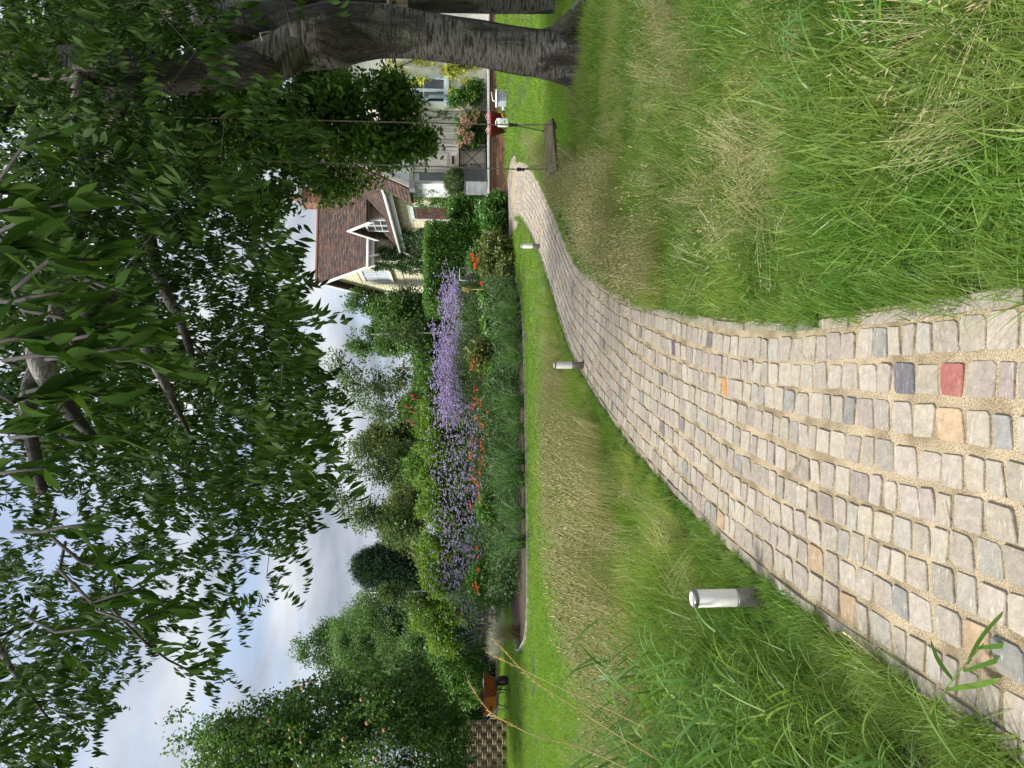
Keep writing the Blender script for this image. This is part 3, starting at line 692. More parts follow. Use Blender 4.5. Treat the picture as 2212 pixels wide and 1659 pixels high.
m = MB(); m.prism([Vector((0, 0, .1)), Vector((0, HD, .1)), Vector((0, HD, EZ)), Vector((0, HD/2, RZ-.04)), Vector((0, 0, EZ))], (0, 0, 0), (9, 0, 0)); m.build('wall', CREAM, house)
m = MB(); m.box((4.6, -.012, 4.0), (8.7, .02, 1.26)); m.build('front_render', PINK, house)
# raised smooth borders of the pargeting on the gable end
m = MB()
for y0, y1, z0, z1 in ((.02, .18, .3, 4.6), (HD-.18, HD-.02, .3, 4.6), (.2, HD-.2, 3.55, 3.72), (1.0, 1.12, 3.74, 5.2), (2.95, 3.07, 3.74, 5.2), (1.13, 2.94, 5.2, 5.32), (.2, 1.3, 1.9, 2.02)): m.box((-.010, (y0+y1)/2, (z0+z1)/2), (.02, y1-y0, z1-z0))
m.build('plaster_border', SMOOTH, house)
rl = math.hypot(HD/2 + .25, 2.23)
def roofslab(name, poly, nrm, th, mat, parent=house):
    m = MB(); m.prism(poly, (0, 0, 0), Vector(nrm) * th); return m.build(name, mat, parent)
main_roof = roofslab('roof', [Vector((-.28, -.25, EZ-.12)), Vector((9, -.25, EZ-.12)), Vector((9, HD/2, RZ+.08)), Vector((-.28, HD/2, RZ+.08))], (0, .2, -.25), .28, plain('roof_deck', (.09, .055, .045), .9))
roofslab('roof', [Vector((-.28, HD+.25, EZ-.12)), Vector((9, HD+.25, EZ-.12)), Vector((9, HD/2, RZ+.08)), Vector((-.28, HD/2, RZ+.08))], (0, -.2, -.25), .12, MATS['roof_deck'])
sl = math.hypot(HD/2+.25, 2.2); tiles(main_roof, Vector((-.30, -.27, EZ-.11)), X, Vector((0, HD/2+.25, 2.2)), 5.2, sl, limit=300)
m = MB(); n = 16
for i in range(n): m.tube([(-.32 + i*.45, HD/2, RZ+.13), (.11 + i*.45, HD/2, RZ+.13)], .075, 8, smooth=False)
m.build('ridge_tile', TILE, main_roof); setcol(bpy.data.objects['ridge_tile'].data, [(.22, .11, .07)] * len(m.f))
m = MB(); a = Vector((-.31, -.27, EZ-.16)); b = Vector((-.31, HD/2, RZ+.05)); c = Vector((-.31, HD+.27, EZ-.16))
for p, q_ in ((a, b), (b, c)):
    d = (q_-p); m.prism([p, q_, q_ - Z*.2, p - Z*.2], (0, 0, 0), (.035, 0, 0))
m.build('bargeboard', WHITE, house)
m = MB(); m.box((2.4, -.22, EZ-.2), (5.4, .04, .2)); m.box((2.4, -.1, EZ-.28), (5.4, .22, .02)); m.build('fascia', WHITE, house)
m = MB(); m.tube([(-.35, -.30, EZ-.1), (5.1, -.30, EZ-.1)], .06, 8); m.build('gutter', plain('gutter_paint', (.62, .63, .63), .5), house)
window(house, (-.002, 2.72, 4.0), -Y_, 1.5, 1.06, 2, WHITE, CURT, rows=2, label='pale window with drawn nets in the gable end')
# wing running towards the camera
WY, WU, WEZ, WRZ, WRU = -6.1, .5, 3.55, 5.7, 2.75
m = MB(); m.prism([Vector((WU, 0, .1)), Vector((WU, 0, WEZ+.05)), Vector((WRU, 0, WRZ-.05)), Vector((5.0, 0, WEZ+.05)), Vector((5.0, 0, .1))], (0, 0, 0), (0, WY, 0)); m.build('wall', CREAM, house)
wr = roofslab('roof', [Vector((.3, 0, WEZ-.1)), Vector((.3, WY-.2, WEZ-.1)), Vector((WRU, WY-.2, WRZ+.05)), Vector((WRU, 0, WRZ+.05))], (.2, 0, -.22), .3, MATS['roof_deck'])
roofslab('roof', [Vector((5.2, 0, WEZ-.1)), Vector((5.2, WY-.2, WEZ-.1)), Vector((WRU, WY-.2, WRZ+.05)), Vector((WRU, 0, WRZ+.05))], (-.2, 0, -.22), .3, MATS['roof_deck'])
tiles(wr, Vector((.28, -.03, WEZ-.1)), -Y_, Vector((WRU-.3, 0, WRZ-WEZ+.15)), 6.2, math.hypot(WRU-.3, WRZ-WEZ+.15), keep=lambda p: not (-2.35 < p.y < -1.15 and p.z < 4.95 and p.x > .55))
m = MB(); m.tube([(.20, 0, WEZ-.1), (.20, WY-.2, WEZ-.1)], .06, 8); m.build('gutter', MATS['gutter_paint'], house)
m = MB(); m.box((.27, WY/2-.1, WEZ-.2), (.03, 6.3, .16)); m.build('fascia', WHITE, house)
# gable of the wing with its upper window
m = MB(); p, q_, r_ = Vector((.26, WY-.2, WEZ-.16)), Vector((WRU, WY-.2, WRZ+.02)), Vector((5.2, WY-.2, WEZ-.16))
for a, b in ((p, q_), (q_, r_)): m.prism([a, b, b - Z*.18, a - Z*.18], (0, 0, 0), (0, -.03, 0))
m.build('bargeboard', WHITE, house)
window(house, (1.05, WY-.002, 3.35), X, .75, .62, 2, PBLUE, rows=1)
m = MB(); m.box((.483, -2.2, 1.85), (.03, 7.6, 3.3)) if False else None
# plaster panels on the wing's long wall
m = MB()
for y0, y1, z0, z1 in ((-2.5, -2.38, .4, 3.4), (-4.25, -4.13, .4, 3.4), (-2.37, -.1, 3.22, 3.34), (-4.12, -2.51, 2.86, 2.98), (-5.9, -4.26, 3.22, 3.34)): m.box((WU-.01, (y0+y1)/2, (z0+z1)/2), (.02, y1-y0, z1-z0))
m.build('plaster_border', SMOOTH, house)
# brown side door
door = MB(); door.box((WU-.02, -3.3, 1.72), (.05, 1.0, 1.98)); door = door.build('door', plain('peeling_brown_paint', (.075, .03, .025), .55, (.13, .075, .06), 9, .004, contrast=(.35, .5), stretch=(1, 1, .5)), house)
door['label'] = 'peeling dark brown side door with small square light'
m = MB(); m.box((WU-.05, -3.25, 2.32), (.01, .16, .42)); m.build('door_light', GLASS, door)
m = MB(); 
for y0, y1, z0, z1 in ((-3.86, -3.81, .74, 2.78), (-2.79, -2.74, .74, 2.78), (-3.86, -2.74, 2.79, 2.86)): m.box((WU-.02, (y0+y1)/2, (z0+z1)/2), (.07, y1-y0, z1-z0))
m.build('door_frame', PBLUE, door)
# dormer facing the lawn
DX = .62
dorm = MB(); dorm.prism([Vector((DX, -2.3, 3.62)), Vector((DX, -1.2, 3.62)), Vector((DX, -1.2, 4.5)), Vector((DX, -1.75, 4.98)), Vector((DX, -2.3, 4.5))], (0, 0, 0), (1.9, 0, 0)); dorm = dorm.build('dormer', PINK, house)
for s_ in (-1, 1):
    e_ = -1.75 + s_*.82
    sl_ = roofslab('dormer_roof', [Vector((DX-.22, e_, 4.28)), Vector((DX-.22, -1.75, 5.04)), Vector((2.4, -1.75, 5.04)), Vector((2.4, e_, 4.28))], (0, 0, -.06), 1, MATS['roof_deck'], dorm)
    tiles(dorm, Vector((DX-.22, e_, 4.30)), X, Vector((0, -s_*.82, .76)), 2.4, math.hypot(.82, .76), name='dormer_tile')
m = MB()
for s_ in (-1, 1):
    a, b = Vector((DX-.25, -1.75 + s_*.86, 4.24)), Vector((DX-.25, -1.75, 5.06)); m.prism([a, b, b - Z*.15, a - Z*.15], (0, 0, 0), (.03, 0, 0))
m.build('bargeboard', WHITE, dorm)
window(dorm, (DX-.003, -1.22, 3.66), -Y_, 1.06, .80, 2, WHITE, rows=3, fw=.06)
# chimney on the main ridge
ch = empty('chimney', (3.0, 2.0, 0), 0, parent=house)
m = MB(); m.box((0, 0, 6.5), (.62, .62, 1.6)); m.build('stack', MORTAR, ch)
m = MB(); cc = []
for c_ in range(20):
    z = 5.75 + c_*.076
    for sx, sy, ax in ((0, -.315, 'x'), (-.315, 0, 'y')):
        for k_ in range(3):
            o_ = -.31 + k_*.225 + (.05 if c_ % 2 else 0); w_ = min(.2, .31 - o_)
            if w_ < .05: continue
            m.box((o_ + w_/2, sy, z+.03), (w_, .02, .064)) if ax == 'x' else m.box((sx, o_ + w_/2, z+.03), (.02, w_, .064)); cc += [brick_col()] * 6
me = m.mesh('bricks', BRICK); setcol(me, cc); tag(link('bricks', me, ch), kind='stuff')
m = MB(); m.box((0, 0, 7.34), (.74, .74, .1)); m.box((0, 0, 7.42), (.66, .66, .07)); m.build('cap', plain('stone_cap', (.3, .27, .22), .9), ch)
m = MB(); m.lathe([(.11, 7.42), (.13, 7.5), (.10, 7.75), (.12, 7.78), (.12, 7.8), (.09, 7.8)], (0, 0, 0), 12); m.build('chimney_pot', plain('pot_clay', (.32, .15, .09), .85), ch)
m = MB(); m.box((-.06, -.36, 6.05), (.8, .03, .22)); m.build('flashing', WHITE, ch)
# downpipes with their swan necks
for pts in ([(.0, -.30, EZ-.1), (.12, -.2, EZ-.45), (.22, -.08, EZ-.7), (.22, -.06, 3.55)], [(.24, -.25, WEZ-.15), (.10, -.12, WEZ-.45), (.0, -.05, WEZ-.75), (.0, -.05, .3)]):
    m = MB(); m.tube(pts, .042, 8); m.build('downpipe', WHITE, house)
m = MB(); m.box((-.06, 3.1, 2.35), (.1, .1, .18)); m.build('wall_light', plain('dark_metal', (.03, .03, .032), .5, metal=.6), house)
# ---- porch, glazed lean-to and right-hand block
FV = -7.0
def fx(dy, Yw=18.2): return hl((829.5 - dy) / FOC * Yw, Yw).x
px0, px1 = -.26, .86
m = MB(); m.prism([Vector((px0+.08, FV, .72)), Vector((px1-.04, FV, .72)), Vector((px1-.04, FV, 2.75)), Vector(((px0+px1)/2, FV, 4.0)), Vector((px0+.08, FV, 2.75))], (0, .02, 0), (0, .9, 0)); porch = m.build('porch', WHITE, house)
for s_ in (-1, 1):
    xe = (px0+px1)/2 + s_*.68
    roofslab('porch_roof', [Vector((xe, FV-.12, 2.62)), Vector(((px0+px1)/2, FV-.12, 4.12)), Vector(((px0+px1)/2, WY, 4.12)), Vector((xe, WY, 2.62))], (-s_*.06, 0, -.03), 1, MATS['roof_deck'], porch)
    tiles(porch, Vector((xe, FV-.1, 2.63)), Y_, Vector((-s_*.68, 0, 1.5)), .9, math.hypot(.68, 1.5), name='porch_tile')
    m = MB(); a, b = Vector((xe, FV-.14, 2.6)), Vector(((px0+px1)/2, FV-.14, 4.12)); m.prism([a, b, b - Z*.24, a - Z*.24], (0, 0, 0), (0, -.03, 0)); m.build('bargeboard', GREYW, porch)
m = MB(); m.box((px0-.1, FV-.15, 2.56), (.16, .26, .14)); m.build('gutter_end', plain('grey_gutter', (.2, .2, .2), .6), porch)
m = MB(); m.box((.42, FV-.02, 1.62), (.52, .04, 1.72)); m.box((.42, FV-.045, 2.0), (.34, .02, .62)); m.box((.42, FV-.045, 1.12), (.34, .02, .5)); dr = m.build('door', plain('bleached_door', (.55, .51, .47), .7, (.42, .36, .32), 5, .003, stretch=(5, 5, .6)), house); dr['label'] = 'bleached grey wooden porch door'
m = MB(); m.box((.42, FV-.07, 1.55), (.2, .03, .06)); m.build('letter_plate', plain('dark_metal', (.03, .03, .032)), dr)
m = MB(); m.box((-.02, FV-.01, 1.75), (.20, .02, 1.3)); sp_ = m.build('side_pane', GLASS, porch)
m = MB()
for x_ in (-.16, .12, .72, .84): m.box((x_, FV-.02, 1.65), (.055, .06, 1.85))
m.box((.3, FV-.03, 2.6), (1.1, .07, .09)); m.box((.0, FV-.02, 1.0), (.3, .05, .5)); m.build('porch_frame', GREYW, porch)
# glazed lean-to: posts and curtained panes on a brick plinth
lx0, lx1 = .88, fx(236)
m = MB(); m.box(((lx0+lx1)/2, FV+.5, 1.6), (lx1-lx0, .9, 1.76)); lean = m.build('glazed_room', plain('curtain_cream', (.72, .70, .58), .8, (.60, .58, .48), 10, stretch=(4, 4, .2)), house)
k = 6
for i in range(k):
    x0 = lx0 + (lx1-lx0)*i/k
    m = MB(); m.box((x0 + (lx1-lx0)/k/2, FV+.035, 1.85), ((lx1-lx0)/k - .06, .012, 1.1)); m.build('pane', MATS['curtain_cream'], lean)
for i in range(k+1): 
    m = MB(); m.box((lx0 + (lx1-lx0)*i/k, FV+.02, 1.85), (.055, .06, 1.16)); m.build('post', GREYW, lean)
m = MB(); m.box(((lx0+lx1)/2, FV+.01, 2.47), (lx1-lx0+.1, .09, .08)); m.build('rail', PBLUE, lean); m = MB(); m.box(((lx0+lx1)/2, FV+.0, 1.26), (lx1-lx0+.04, .1, .05)); m.build('rail', PBLUE, lean)
m = MB(); ro = Vector((lx0-.1, FV-.14, 2.48)); roofslab('lean_to_roof', [ro, ro + X*(lx1-lx0+.2), ro + X*(lx1-lx0+.2) + Vector((0, 1.04, 1.15)), ro + Vector((0, 1.04, 1.15))], (0, .03, -.06), 1, MATS['roof_deck'], lean)
tiles(lean, ro, X, Vector((0, 1.04, 1.15)), lx1-lx0+.2, 1.55, name='lean_to_tile')
bricks(house, (lx0-.05, FV-.03, .72), X, lx1-lx0+.05, 7)
m = MB(); m.box((lx1 + 2.4, FV+.62, 2.3), (4.8, 1.3, 4.3)); m.build('wall', PALE, house)
wz0 = 1.72; wx0 = fx(230, 18.3); wx1 = fx(166, 18.3)
window(house, (wx0, FV-.032, wz0), X, wx1-wx0, 1.16, 2, PBLUE, rows=2, fw=.07, label='tall pale blue casement window in the right hand wall')
m = MB()
for x0, x1, z0, z1 in ((lx1+.02, lx1+4.7, 3.2, 3.3), (lx1+.02, lx1+.12, .8, 3.19), (wx0-.09, wx1+.09, 2.9, 2.96), (wx1+.25, wx1+.33, .8, 3.19)): m.box(((x0+x1)/2, FV-.04, (z0+z1)/2), (x1-x0, .02, z1-z0))
m.build('plaster_border', SMOOTH, house)
m = MB(); m.tube([(lx1+.1, FV-.08, 2.75), (lx1+.12, FV-.1, 2.4), (lx1+.3, FV-.1, 2.15), (lx1+.34, FV-.1, .8)], .05, 8); m.build('downpipe', plain('green_grey_pipe', (.30, .36, .38), .6), house)
roofslab('roof', [Vector((lx1-.1, FV-.15, 4.42)), Vector((lx1+4.9, FV-.15, 4.42)), Vector((lx1+4.9, FV+2.2, 5.9)), Vector((lx1-.1, FV+2.2, 5.9))], (0, .1, -.2), 1, MATS['roof_deck'])

# ---- terrace with its low brick wall
TZ = .70
m = MB(); m.box((7.7, 19.6, .34), (5.9, 3.9, .70)); ter = m.build('terrace', plain('terrace_paving', (.36, .34, .30), .9, (.28, .25, .21), 4)); tag(ter, kind='structure')
tw = empty('terrace_wall', (4.74, 17.6, 0), 0, 'low red brick retaining wall with pale coping in front of the terrace', 'wall')
bricks(tw, (0, 0, .105), (1, 0, 0), 5.6, 7, depth=.1)
for i in range(9):
    mm = MB(); mm.box((.31 + .625*i, .04, .662), (.615, .2, .045), bev=.006); mm.build('coping_slab', plain('coping_stone', (.52, .53, .52), .8, (.40, .40, .38), 5), tw)
# pale outbuilding glimpsed between the two trunks
ob = empty('outbuilding', (13.2, 24, .3), 0, 'white outbuilding glimpsed between the two tree trunks', 'outbuilding')
m = MB(); m.box((0, 0, 1.3), (5, 2, 2.6)); m.build('wall', WHITE, ob)
window(ob, (-1.0, -1.003, .8), X, 1.0, 1.1, 2, PBLUE)
m = MB(); m.prism([Vector((-2.7, -1.2, 2.5)), Vector((-2.7, 1.2, 2.5)), Vector((-2.7, 0, 3.6))], (0, 0, 0), (5.4, 0, 0)); m.build('roof', MATS['roof_deck'], ob)

# ================================================================== TREES AND SHRUBS
def barkmat(name, c, c2, scale=6, bump=.012, stretch=(1, 1, .3)):
    return plain(name, c, .9, c2, scale, bump, stretch=stretch, bscale=scale*4)
BARK_GREY = barkmat('grey_bark', (.13, .11, .09), (.05, .042, .035))
BARK_BIRCH = plain('birch_bark', (.62, .60, .54), .75, (.16, .13, .11), 7, .003, stretch=(.6, .6, 3), contrast=(.33, .42))
BARK_GREEN = barkmat('mossy_bark', (.10, .10, .05), (.045, .04, .025))
def cherry_bark():
    m, nt = new_mat('cherry_bark'); tc = N(nt, 'ShaderNodeTexCoord')
    def nse(scale, sc=1.0, det=6, dist=0.0, rough=.5):
        mp = N(nt, 'ShaderNodeMapping'); mp.inputs['Scale'].default_value = scale; nt.links.new(tc.outputs['Object'], mp.inputs[0])
        a = N(nt, 'ShaderNodeTexNoise'); a.inputs['Scale'].default_value = sc; a.inputs['Detail'].default_value = det; a.inputs['Distortion'].default_value = dist; a.inputs['Roughness'].default_value = rough
        nt.links.new(mp.outputs[0], a.inputs['Vector']); return a.outputs[0]
    lent = nse((7, 7, 42), 1.0, 3, .2)                    # short horizontal bands
    zone = nse((2.6, 2.6, .9), 1.0, 7, .6)                # where the skin has broken into rough plates
    ridge = nse((17, 17, 3.2), 1.0, 7, 1.2, .6); fine = nse((60, 60, 60), 1.0, 4)
    silver = ramp_n(nt, lent, [(.36, (.020, .017, .014)), (.44, (.075, .066, .055)), (.56, (.16, .145, .125)), (.66, (.085, .074, .06)), (.74, (.02, .017, .014))])
    rough = ramp_n(nt, ridge, [(.38, (.010, .008, .007)), (.5, (.03, .023, .016)), (.66, (.058, .046, .031))])
    msk = ramp_n(nt, zone, [(.46, (0, 0, 0)), (.53, (1, 1, 1))])
    col = mix_n(nt, msk, silver, rough); col = mix_n(nt, ramp_n(nt, nse((3, 3, 2), 1.3, 8), [(.55, (0, 0, 0)), (.7, (.5, .5, .5))]), col, (.07, .08, .03))
    col = mix_n(nt, 1.0, col, ramp_n(nt, fine, [(.3, (.8, .8, .8)), (.7, (1.2, 1.2, 1.2))]), 'MULTIPLY')
    bs = N(nt, 'ShaderNodeBsdfPrincipled'); bs.inputs['Roughness'].default_value = .85; nt.links.new(col, bs.inputs['Base Color'])
    rg = math_n(nt, 'MULTIPLY', ridge, 1.6); hm = N(nt, 'ShaderNodeMix', data_type='FLOAT'); nt.links.new(msk, hm.inputs[0]); nt.links.new(math_n(nt, 'MULTIPLY', lent, .3), hm.inputs[2]); nt.links.new(rg, hm.inputs[3])
    bp = N(nt, 'ShaderNodeBump'); bp.inputs['Distance'].default_value = .05; nt.links.new(hm.outputs[0], bp.inputs['Height']); nt.links.new(bp.outputs[0], bs.inputs['Normal'])
    finish(nt, bs.outputs[0]); return m
CHERRYB = cherry_bark()

def blob_points(blobs, n, thr=-.18, freq=1.6, shell=.5, off=0):
    """points in a union of ellipsoids, thinned by noise so that the outline breaks up and gaps open"""
    vol = np.array([b[3]*b[4]*b[5] * (b[6] if len(b) > 6 else 1) for b in blobs]) ** .8; vol /= vol.sum(); out = []
    tries = 0
    while sum(len(o) for o in out) < n and tries < 40:
        tries += 1
        k = rng.choice(len(blobs), n, p=vol); B = np.array([b[:6] for b in blobs])[k]
        d = rng.normal(0, 1, (n, 3)); d /= np.linalg.norm(d, axis=1)[:, None]
        r = (shell + (1 - shell) * rng.random(n)) ** .7 * (1 + rng.normal(0, .06, n)); P = B[:, :3] + d * B[:, 3:6] * r[:, None]
        w = nzarr(P, freq, off); out.append(P[w > thr])
    P = np.concatenate(out)[:n]; g = terr(P[:, 0], P[:, 1]); return P[P[:, 2] > g + .03]
def branches(m, trunk, radii, targets, r_end=.006, r_grow=1.0, sag=.05, n=6, step=.35, mx=.9):
    """joins each target to the nearest wood with a curved tapering limb"""
    nodes = []
    for i in range(len(trunk) - 1):
        L = (trunk[i+1] - trunk[i]).length; k = max(1, int(L / step))
        for j in range(k): t = j / k; nodes.append((trunk[i].lerp(trunk[i+1], t), radii[i]*(1-t) + radii[i+1]*t))
    nodes.append((trunk[-1], radii[-1])); base = trunk[0]
    NP = [tuple(q[0]) for q in nodes]; NRD = [q[1] for q in nodes]
    T = sorted(targets, key=lambda p: min((p - q[0]).length for q in nodes[::3]))
    for p in T:
        A = np.array(NP); d = np.linalg.norm(A - np.array(p), axis=1) + .35 * np.maximum(0, A[:, 2] - p.z) ; i = int(d.argmin()); a = Vector(NP[i]); L = (p - a).length
        if L < .05: continue
        ra = min(NRD[i] * .75, r_end + .012 * L * r_grow + .002); k = max(2, int(L / step) + 1); b = [];
        c = a.lerp(p, .5) + Vector((random.uniform(-.1, .1), random.uniform(-.1, .1), .12 + sag)) * L
        for j in range(k + 1):
            t = j / k; q = a*(1-t)**2 + c*2*t*(1-t) + p*t*t
            if 0 < j < k: q = q + Vector((random.uniform(-1, 1), random.uniform(-1, 1), random.uniform(-1, 1))) * .03 * L
            b.append(q)
        rr = [ra + (r_end - ra) * (j / k) for j in range(k + 1)]; m.tube(b, rr, n, caps=False)
        for q, r_ in list(zip(b, rr))[1:]: NP.append(tuple(q)); NRD.append(r_)
def tree(name, label, cat, base, trunk, radii, blobs, n, leaf, bark, group=None, nb=40, thr=-.18, freq=1.6, shell=.45, scl=(.8, 1.25), branch_name='limbs', tn=9, r_end=.006, crown='crown', sag=.05):
    base = Vector(base); root = empty(name, base, 0, label, cat, group)
    m = MB(); T = [Vector(p) for p in trunk]; tk = catmull([(p - base) for p in T], 4); rr = np.interp(np.linspace(0, 1, len(tk)), np.linspace(0, 1, len(radii)), radii)
    m.tube(tk, list(rr), tn); m.build('trunk', bark, root)
    P = blob_points(blobs, n, thr, freq, shell, off=random.uniform(0, 50))
    if nb:
        idx = rng.choice(len(P), min(nb, len(P)), replace=False); b = MB()
        branches(b, tk, list(rr), [Vector(P[i]) - base for i in idx], r_end=r_end, sag=sag); tag(b.build(branch_name, bark, root), kind='stuff')
    o = scatter(crown, leaf, P, scl=rng.uniform(scl[0], scl[1], len(P)), parent=root, rot=np.stack([rng.normal(0, .5, len(P)), rng.normal(0, .5, len(P)), rng.uniform(0, 6.283, len(P))], 1), origin=base)
    return root
def px(dx, dy, Y): p = at(dx, dy, Y); return (p.x, p.y, p.z)
def pb(dx, dy, Y, rdx, rdy, ry=None, w=1):
    """a crown lobe centred at a photo position and depth; radii given as photo sizes at that depth"""
    p = at(dx, dy, Y); k = Y / FOC; return (p.x, p.y, p.z, rdy*k, ry or rdy*k, rdx*k, w)

LF_APPLE = leafmat('apple_leaf', [(.031, .069, .015), (.050, .106, .022), (.094, .181, .037), (.138, .237, .062)], .28, .42, .4)
LF_MID = leafmat('mid_leaf', [(.047, .101, .024), (.074, .149, .034), (.108, .203, .047)], .3, .5, .3)
LF_WILLOW = leafmat('willow_leaf', [(.068, .135, .041), (.108, .196, .061), (.149, .243, .088)], .35, .5, .3)
LF_DARK = leafmat('conifer_leaf', [(.014, .036, .017), (.026, .060, .024), (.042, .084, .031)], .1, .6, .2)
LF_YEL = leafmat('lime_leaf', [(.07, .14, .02), (.11, .20, .03), (.17, .26, .045), (.06, .13, .035)], .45, .45, .35)
LF_OLIVE = leafmat('olive_leaf', [(.068, .101, .027), (.115, .149, .041), (.176, .189, .061)], .3, .5, .3)
LF_BIRCH = leafmat('birch_leaf', [(.056, .098, .031), (.084, .140, .042), (.126, .168, .056)], .3, .45, .35)
LF_HEDGE = leafmat('hedge_leaf', [(.048, .114, .017), (.078, .180, .024), (.120, .252, .036)], .25, .4, .4)
LF_LAUREL = leafmat('laurel_leaf', [(.03, .085, .014), (.05, .13, .02), (.09, .20, .03)], .25, .25, .6)
LF_IVY = leafmat('ivy_leaf', [(.019, .052, .016), (.039, .091, .023), (.065, .130, .033)], .15, .4, .4)
LF_WIST = leafmat('wisteria_leaf', [(.04, .10, .018), (.07, .16, .03), (.11, .21, .04)], .35, .5, .3)
LF_HOP = leafmat('golden_leaf', [(.36, .36, .04), (.46, .46, .06), (.28, .34, .05)], .4, .5, .3)
LF_SUMAC = leafmat('sumac_leaf', [(.06, .13, .02), (.09, .18, .03), (.12, .21, .05)], .35, .5, .3)
LF_GREY = leafmat('silver_leaf', [(.22, .24, .20), (.34, .35, .30), (.48, .48, .44)], .2, .7, .2)
LF_CHERRY = leafmat('cherry_leaf', [(.013, .031, .004), (.021, .046, .006), (.034, .068, .010), (.026, .05, .008)], .22, .6, .08, tcol=2.0)
LF_CHN = leafmat('cherry_leaf_near', [(.014, .036, .006), (.022, .052, .009), (.036, .074, .014), (.05, .085, .016)], .26, .8, .02, tcol=1.9)
K_apple = clumps('apple_leaves', LF_APPLE, .085, .05, 12, .17, 3)
K_mid = clumps('mid_leaves', LF_MID, .10, .06, 22, .25)
K_will = clumps('willow_leaves', LF_WILLOW, .13, .032, 28, .28)
K_dark = clumps('conifer_leaves', LF_DARK, .11, .02, 26, .18)
K_yel = clumps('lime_leaves', LF_YEL, .075, .05, 12, .14)
K_olive = clumps('olive_leaves', LF_OLIVE, .085, .048, 22, .22)
K_birch = clumps('birch_leaves', LF_BIRCH, .08, .058, 9, .19)
K_hedge = clumps('hedge_leaves', LF_HEDGE, .055, .042, 18, .11)
K_laur = clumps('laurel_leaves', LF_LAUREL, .11, .042, 9, .10, 3)
K_ivy = clumps('ivy_leaves', LF_IVY, .065, .055, 12, .10)
K_wist = clumps('wisteria_leaves', LF_WIST, .10, .03, 14, .14)
K_hop = clumps('golden_leaves', LF_HOP, .085, .07, 6, .11)
K_sumac = clumps('sumac_leaves', LF_SUMAC, .16, .035, 12, .16)
K_grey = clumps('silver_leaves', LF_GREY, .05, .012, 26, .10)

# ---- apple tree at the left, fruit showing
p0 = at(1070, 1640, 15.5); g0 = float(terr(p0.x, p0.y)); bx, by = p0.x - 1.6, p0.y + 1.5
ap = tree('apple_tree', 'large dark green apple tree with reddish apples at the far left', 'tree', (bx, by, g0), [(bx, by, g0), (bx+.1, by, 1.3), (bx-.1, by+.2, 2.6), (bx+.2, by, 4.4), (bx+.1, by, 6)], [.24, .2, .17, .12, .05],
    [pb(830, 1640, 15.0, 160, 200), pb(700, 1560, 15.5, 130, 95, 1.6), pb(600, 1600, 15.5, 120, 90, 1.5), pb(860, 1500, 15.2, 110, 90, 1.2), pb(520, 1640, 15.5, 110, 90, 1.3), pb(440, 1590, 15.5, 70, 32, .7), pb(400, 1550, 15.5, 45, 14, .3, .5), pb(960, 1630, 14.9, 60, 120, 1.0), pb(600, 1760, 15.5, 200, 150)],
    5200, K_apple, BARK_GREY, nb=90, thr=-.2, freq=1.5, shell=.4)
appl = MB().ball((0, 0, 0), .045, 10, 7, sq=(1, 1, .92)).mesh('apple', plain('ripe_apple', (.30, .10, .075), .4, (.20, .16, .05), 18, contrast=(.4, .6)))
P = blob_points([pb(700, 1560, 15.0, 120, 90, 1.2), pb(600, 1600, 15.0, 120, 80, 1.2), pb(800, 1620, 14.2, 100, 120, .9)], 46, -1, shell=.85)
for p in P[P[:, 1] < 15.4][:26]: link('apple', appl, ap, tuple(Vector(p) - ap.location))
# ---- trees and tall shrubs from left to right behind the borders
def simple(label, cat, base, h, blobs, n, leaf, bark=BARK_GREY, name='tree', r=.1, **k):
    b = on(1075, base[1]) if False else Vector((at(1075, base[0], base[1]).x, base[1], 0)); b.z = float(terr(b.x, b.y))
    return tree(name, label, cat, b, [b, b + Vector((.05, 0, h*.4)), b + Vector((-.05, .05, h*.75)), b + Vector((0, 0, h))], [r, r*.8, r*.5, r*.2], blobs, n, leaf, bark, **k)
simple('tall mid green willow-like tree between the apple tree and the dark conifer', 'tree', (1350, 27), 5.0, [pb(850, 1330, 27, 100, 70), pb(790, 1400, 27, 75, 60), pb(900, 1400, 26, 80, 70), pb(770, 1350, 28, 55, 28, .6), pb(930, 1300, 26, 60, 50)], 2600, K_will, nb=40, name='willow_tree')
simple('dark leafy treetop rising just right of the apple tree', 'tree', (1420, 30), 6.0, [pb(700, 1400, 30, 70, 40), pb(740, 1370, 30, 60, 40), pb(800, 1440, 30, 90, 70)], 1100, K_mid, nb=30, name='leafy_tree')
simple('broad pale green shrub below the apple tree behind the wheelbarrow', 'shrub', (1480, 22), 1.6, [pb(940, 1480, 22, 60, 60, .9), pb(930, 1400, 22, 60, 50, .9), pb(900, 1540, 22, 50, 55, .8), pb(975, 1540, 21.9, 55, 70, .7)], 2000, K_will, nb=12, name='pale_shrub', r=.04)
simple('glossy lime tipped shrub in front of the pale shrub', 'shrub', (1400, 20.3), 1.5, [pb(980, 1420, 20.4, 55, 75, .9), pb(965, 1350, 20.2, 50, 50, .8), pb(1010, 1480, 20.6, 45, 50, .6)], 1700, K_hedge, nb=12, name='leafy_shrub', r=.04)
simple('yellow green climber mound at the top of the bed tip', 'shrub', (1330, 19.4), 1.6, [pb(930, 1330, 19.4, 45, 45, .6), pb(960, 1370, 19.4, 40, 45, .6), pb(990, 1310, 19.2, 55, 40, .6)], 1000, K_yel, nb=8, name='yellow_shrub', r=.03)
simple('dark hedge plants along the back edging board under the glossy shrub', 'hedge', (1460, 22.3), .5, [pb(1040, 1440, 22.4, 35, 40, .5), pb(1040, 1500, 22.4, 40, 45, .5), pb(1045, 1560, 22.4, 50, 45, .5), pb(1030, 1620, 22.4, 60, 60, .6)], 1300, K_ivy, nb=6, name='low_hedge', r=.03)
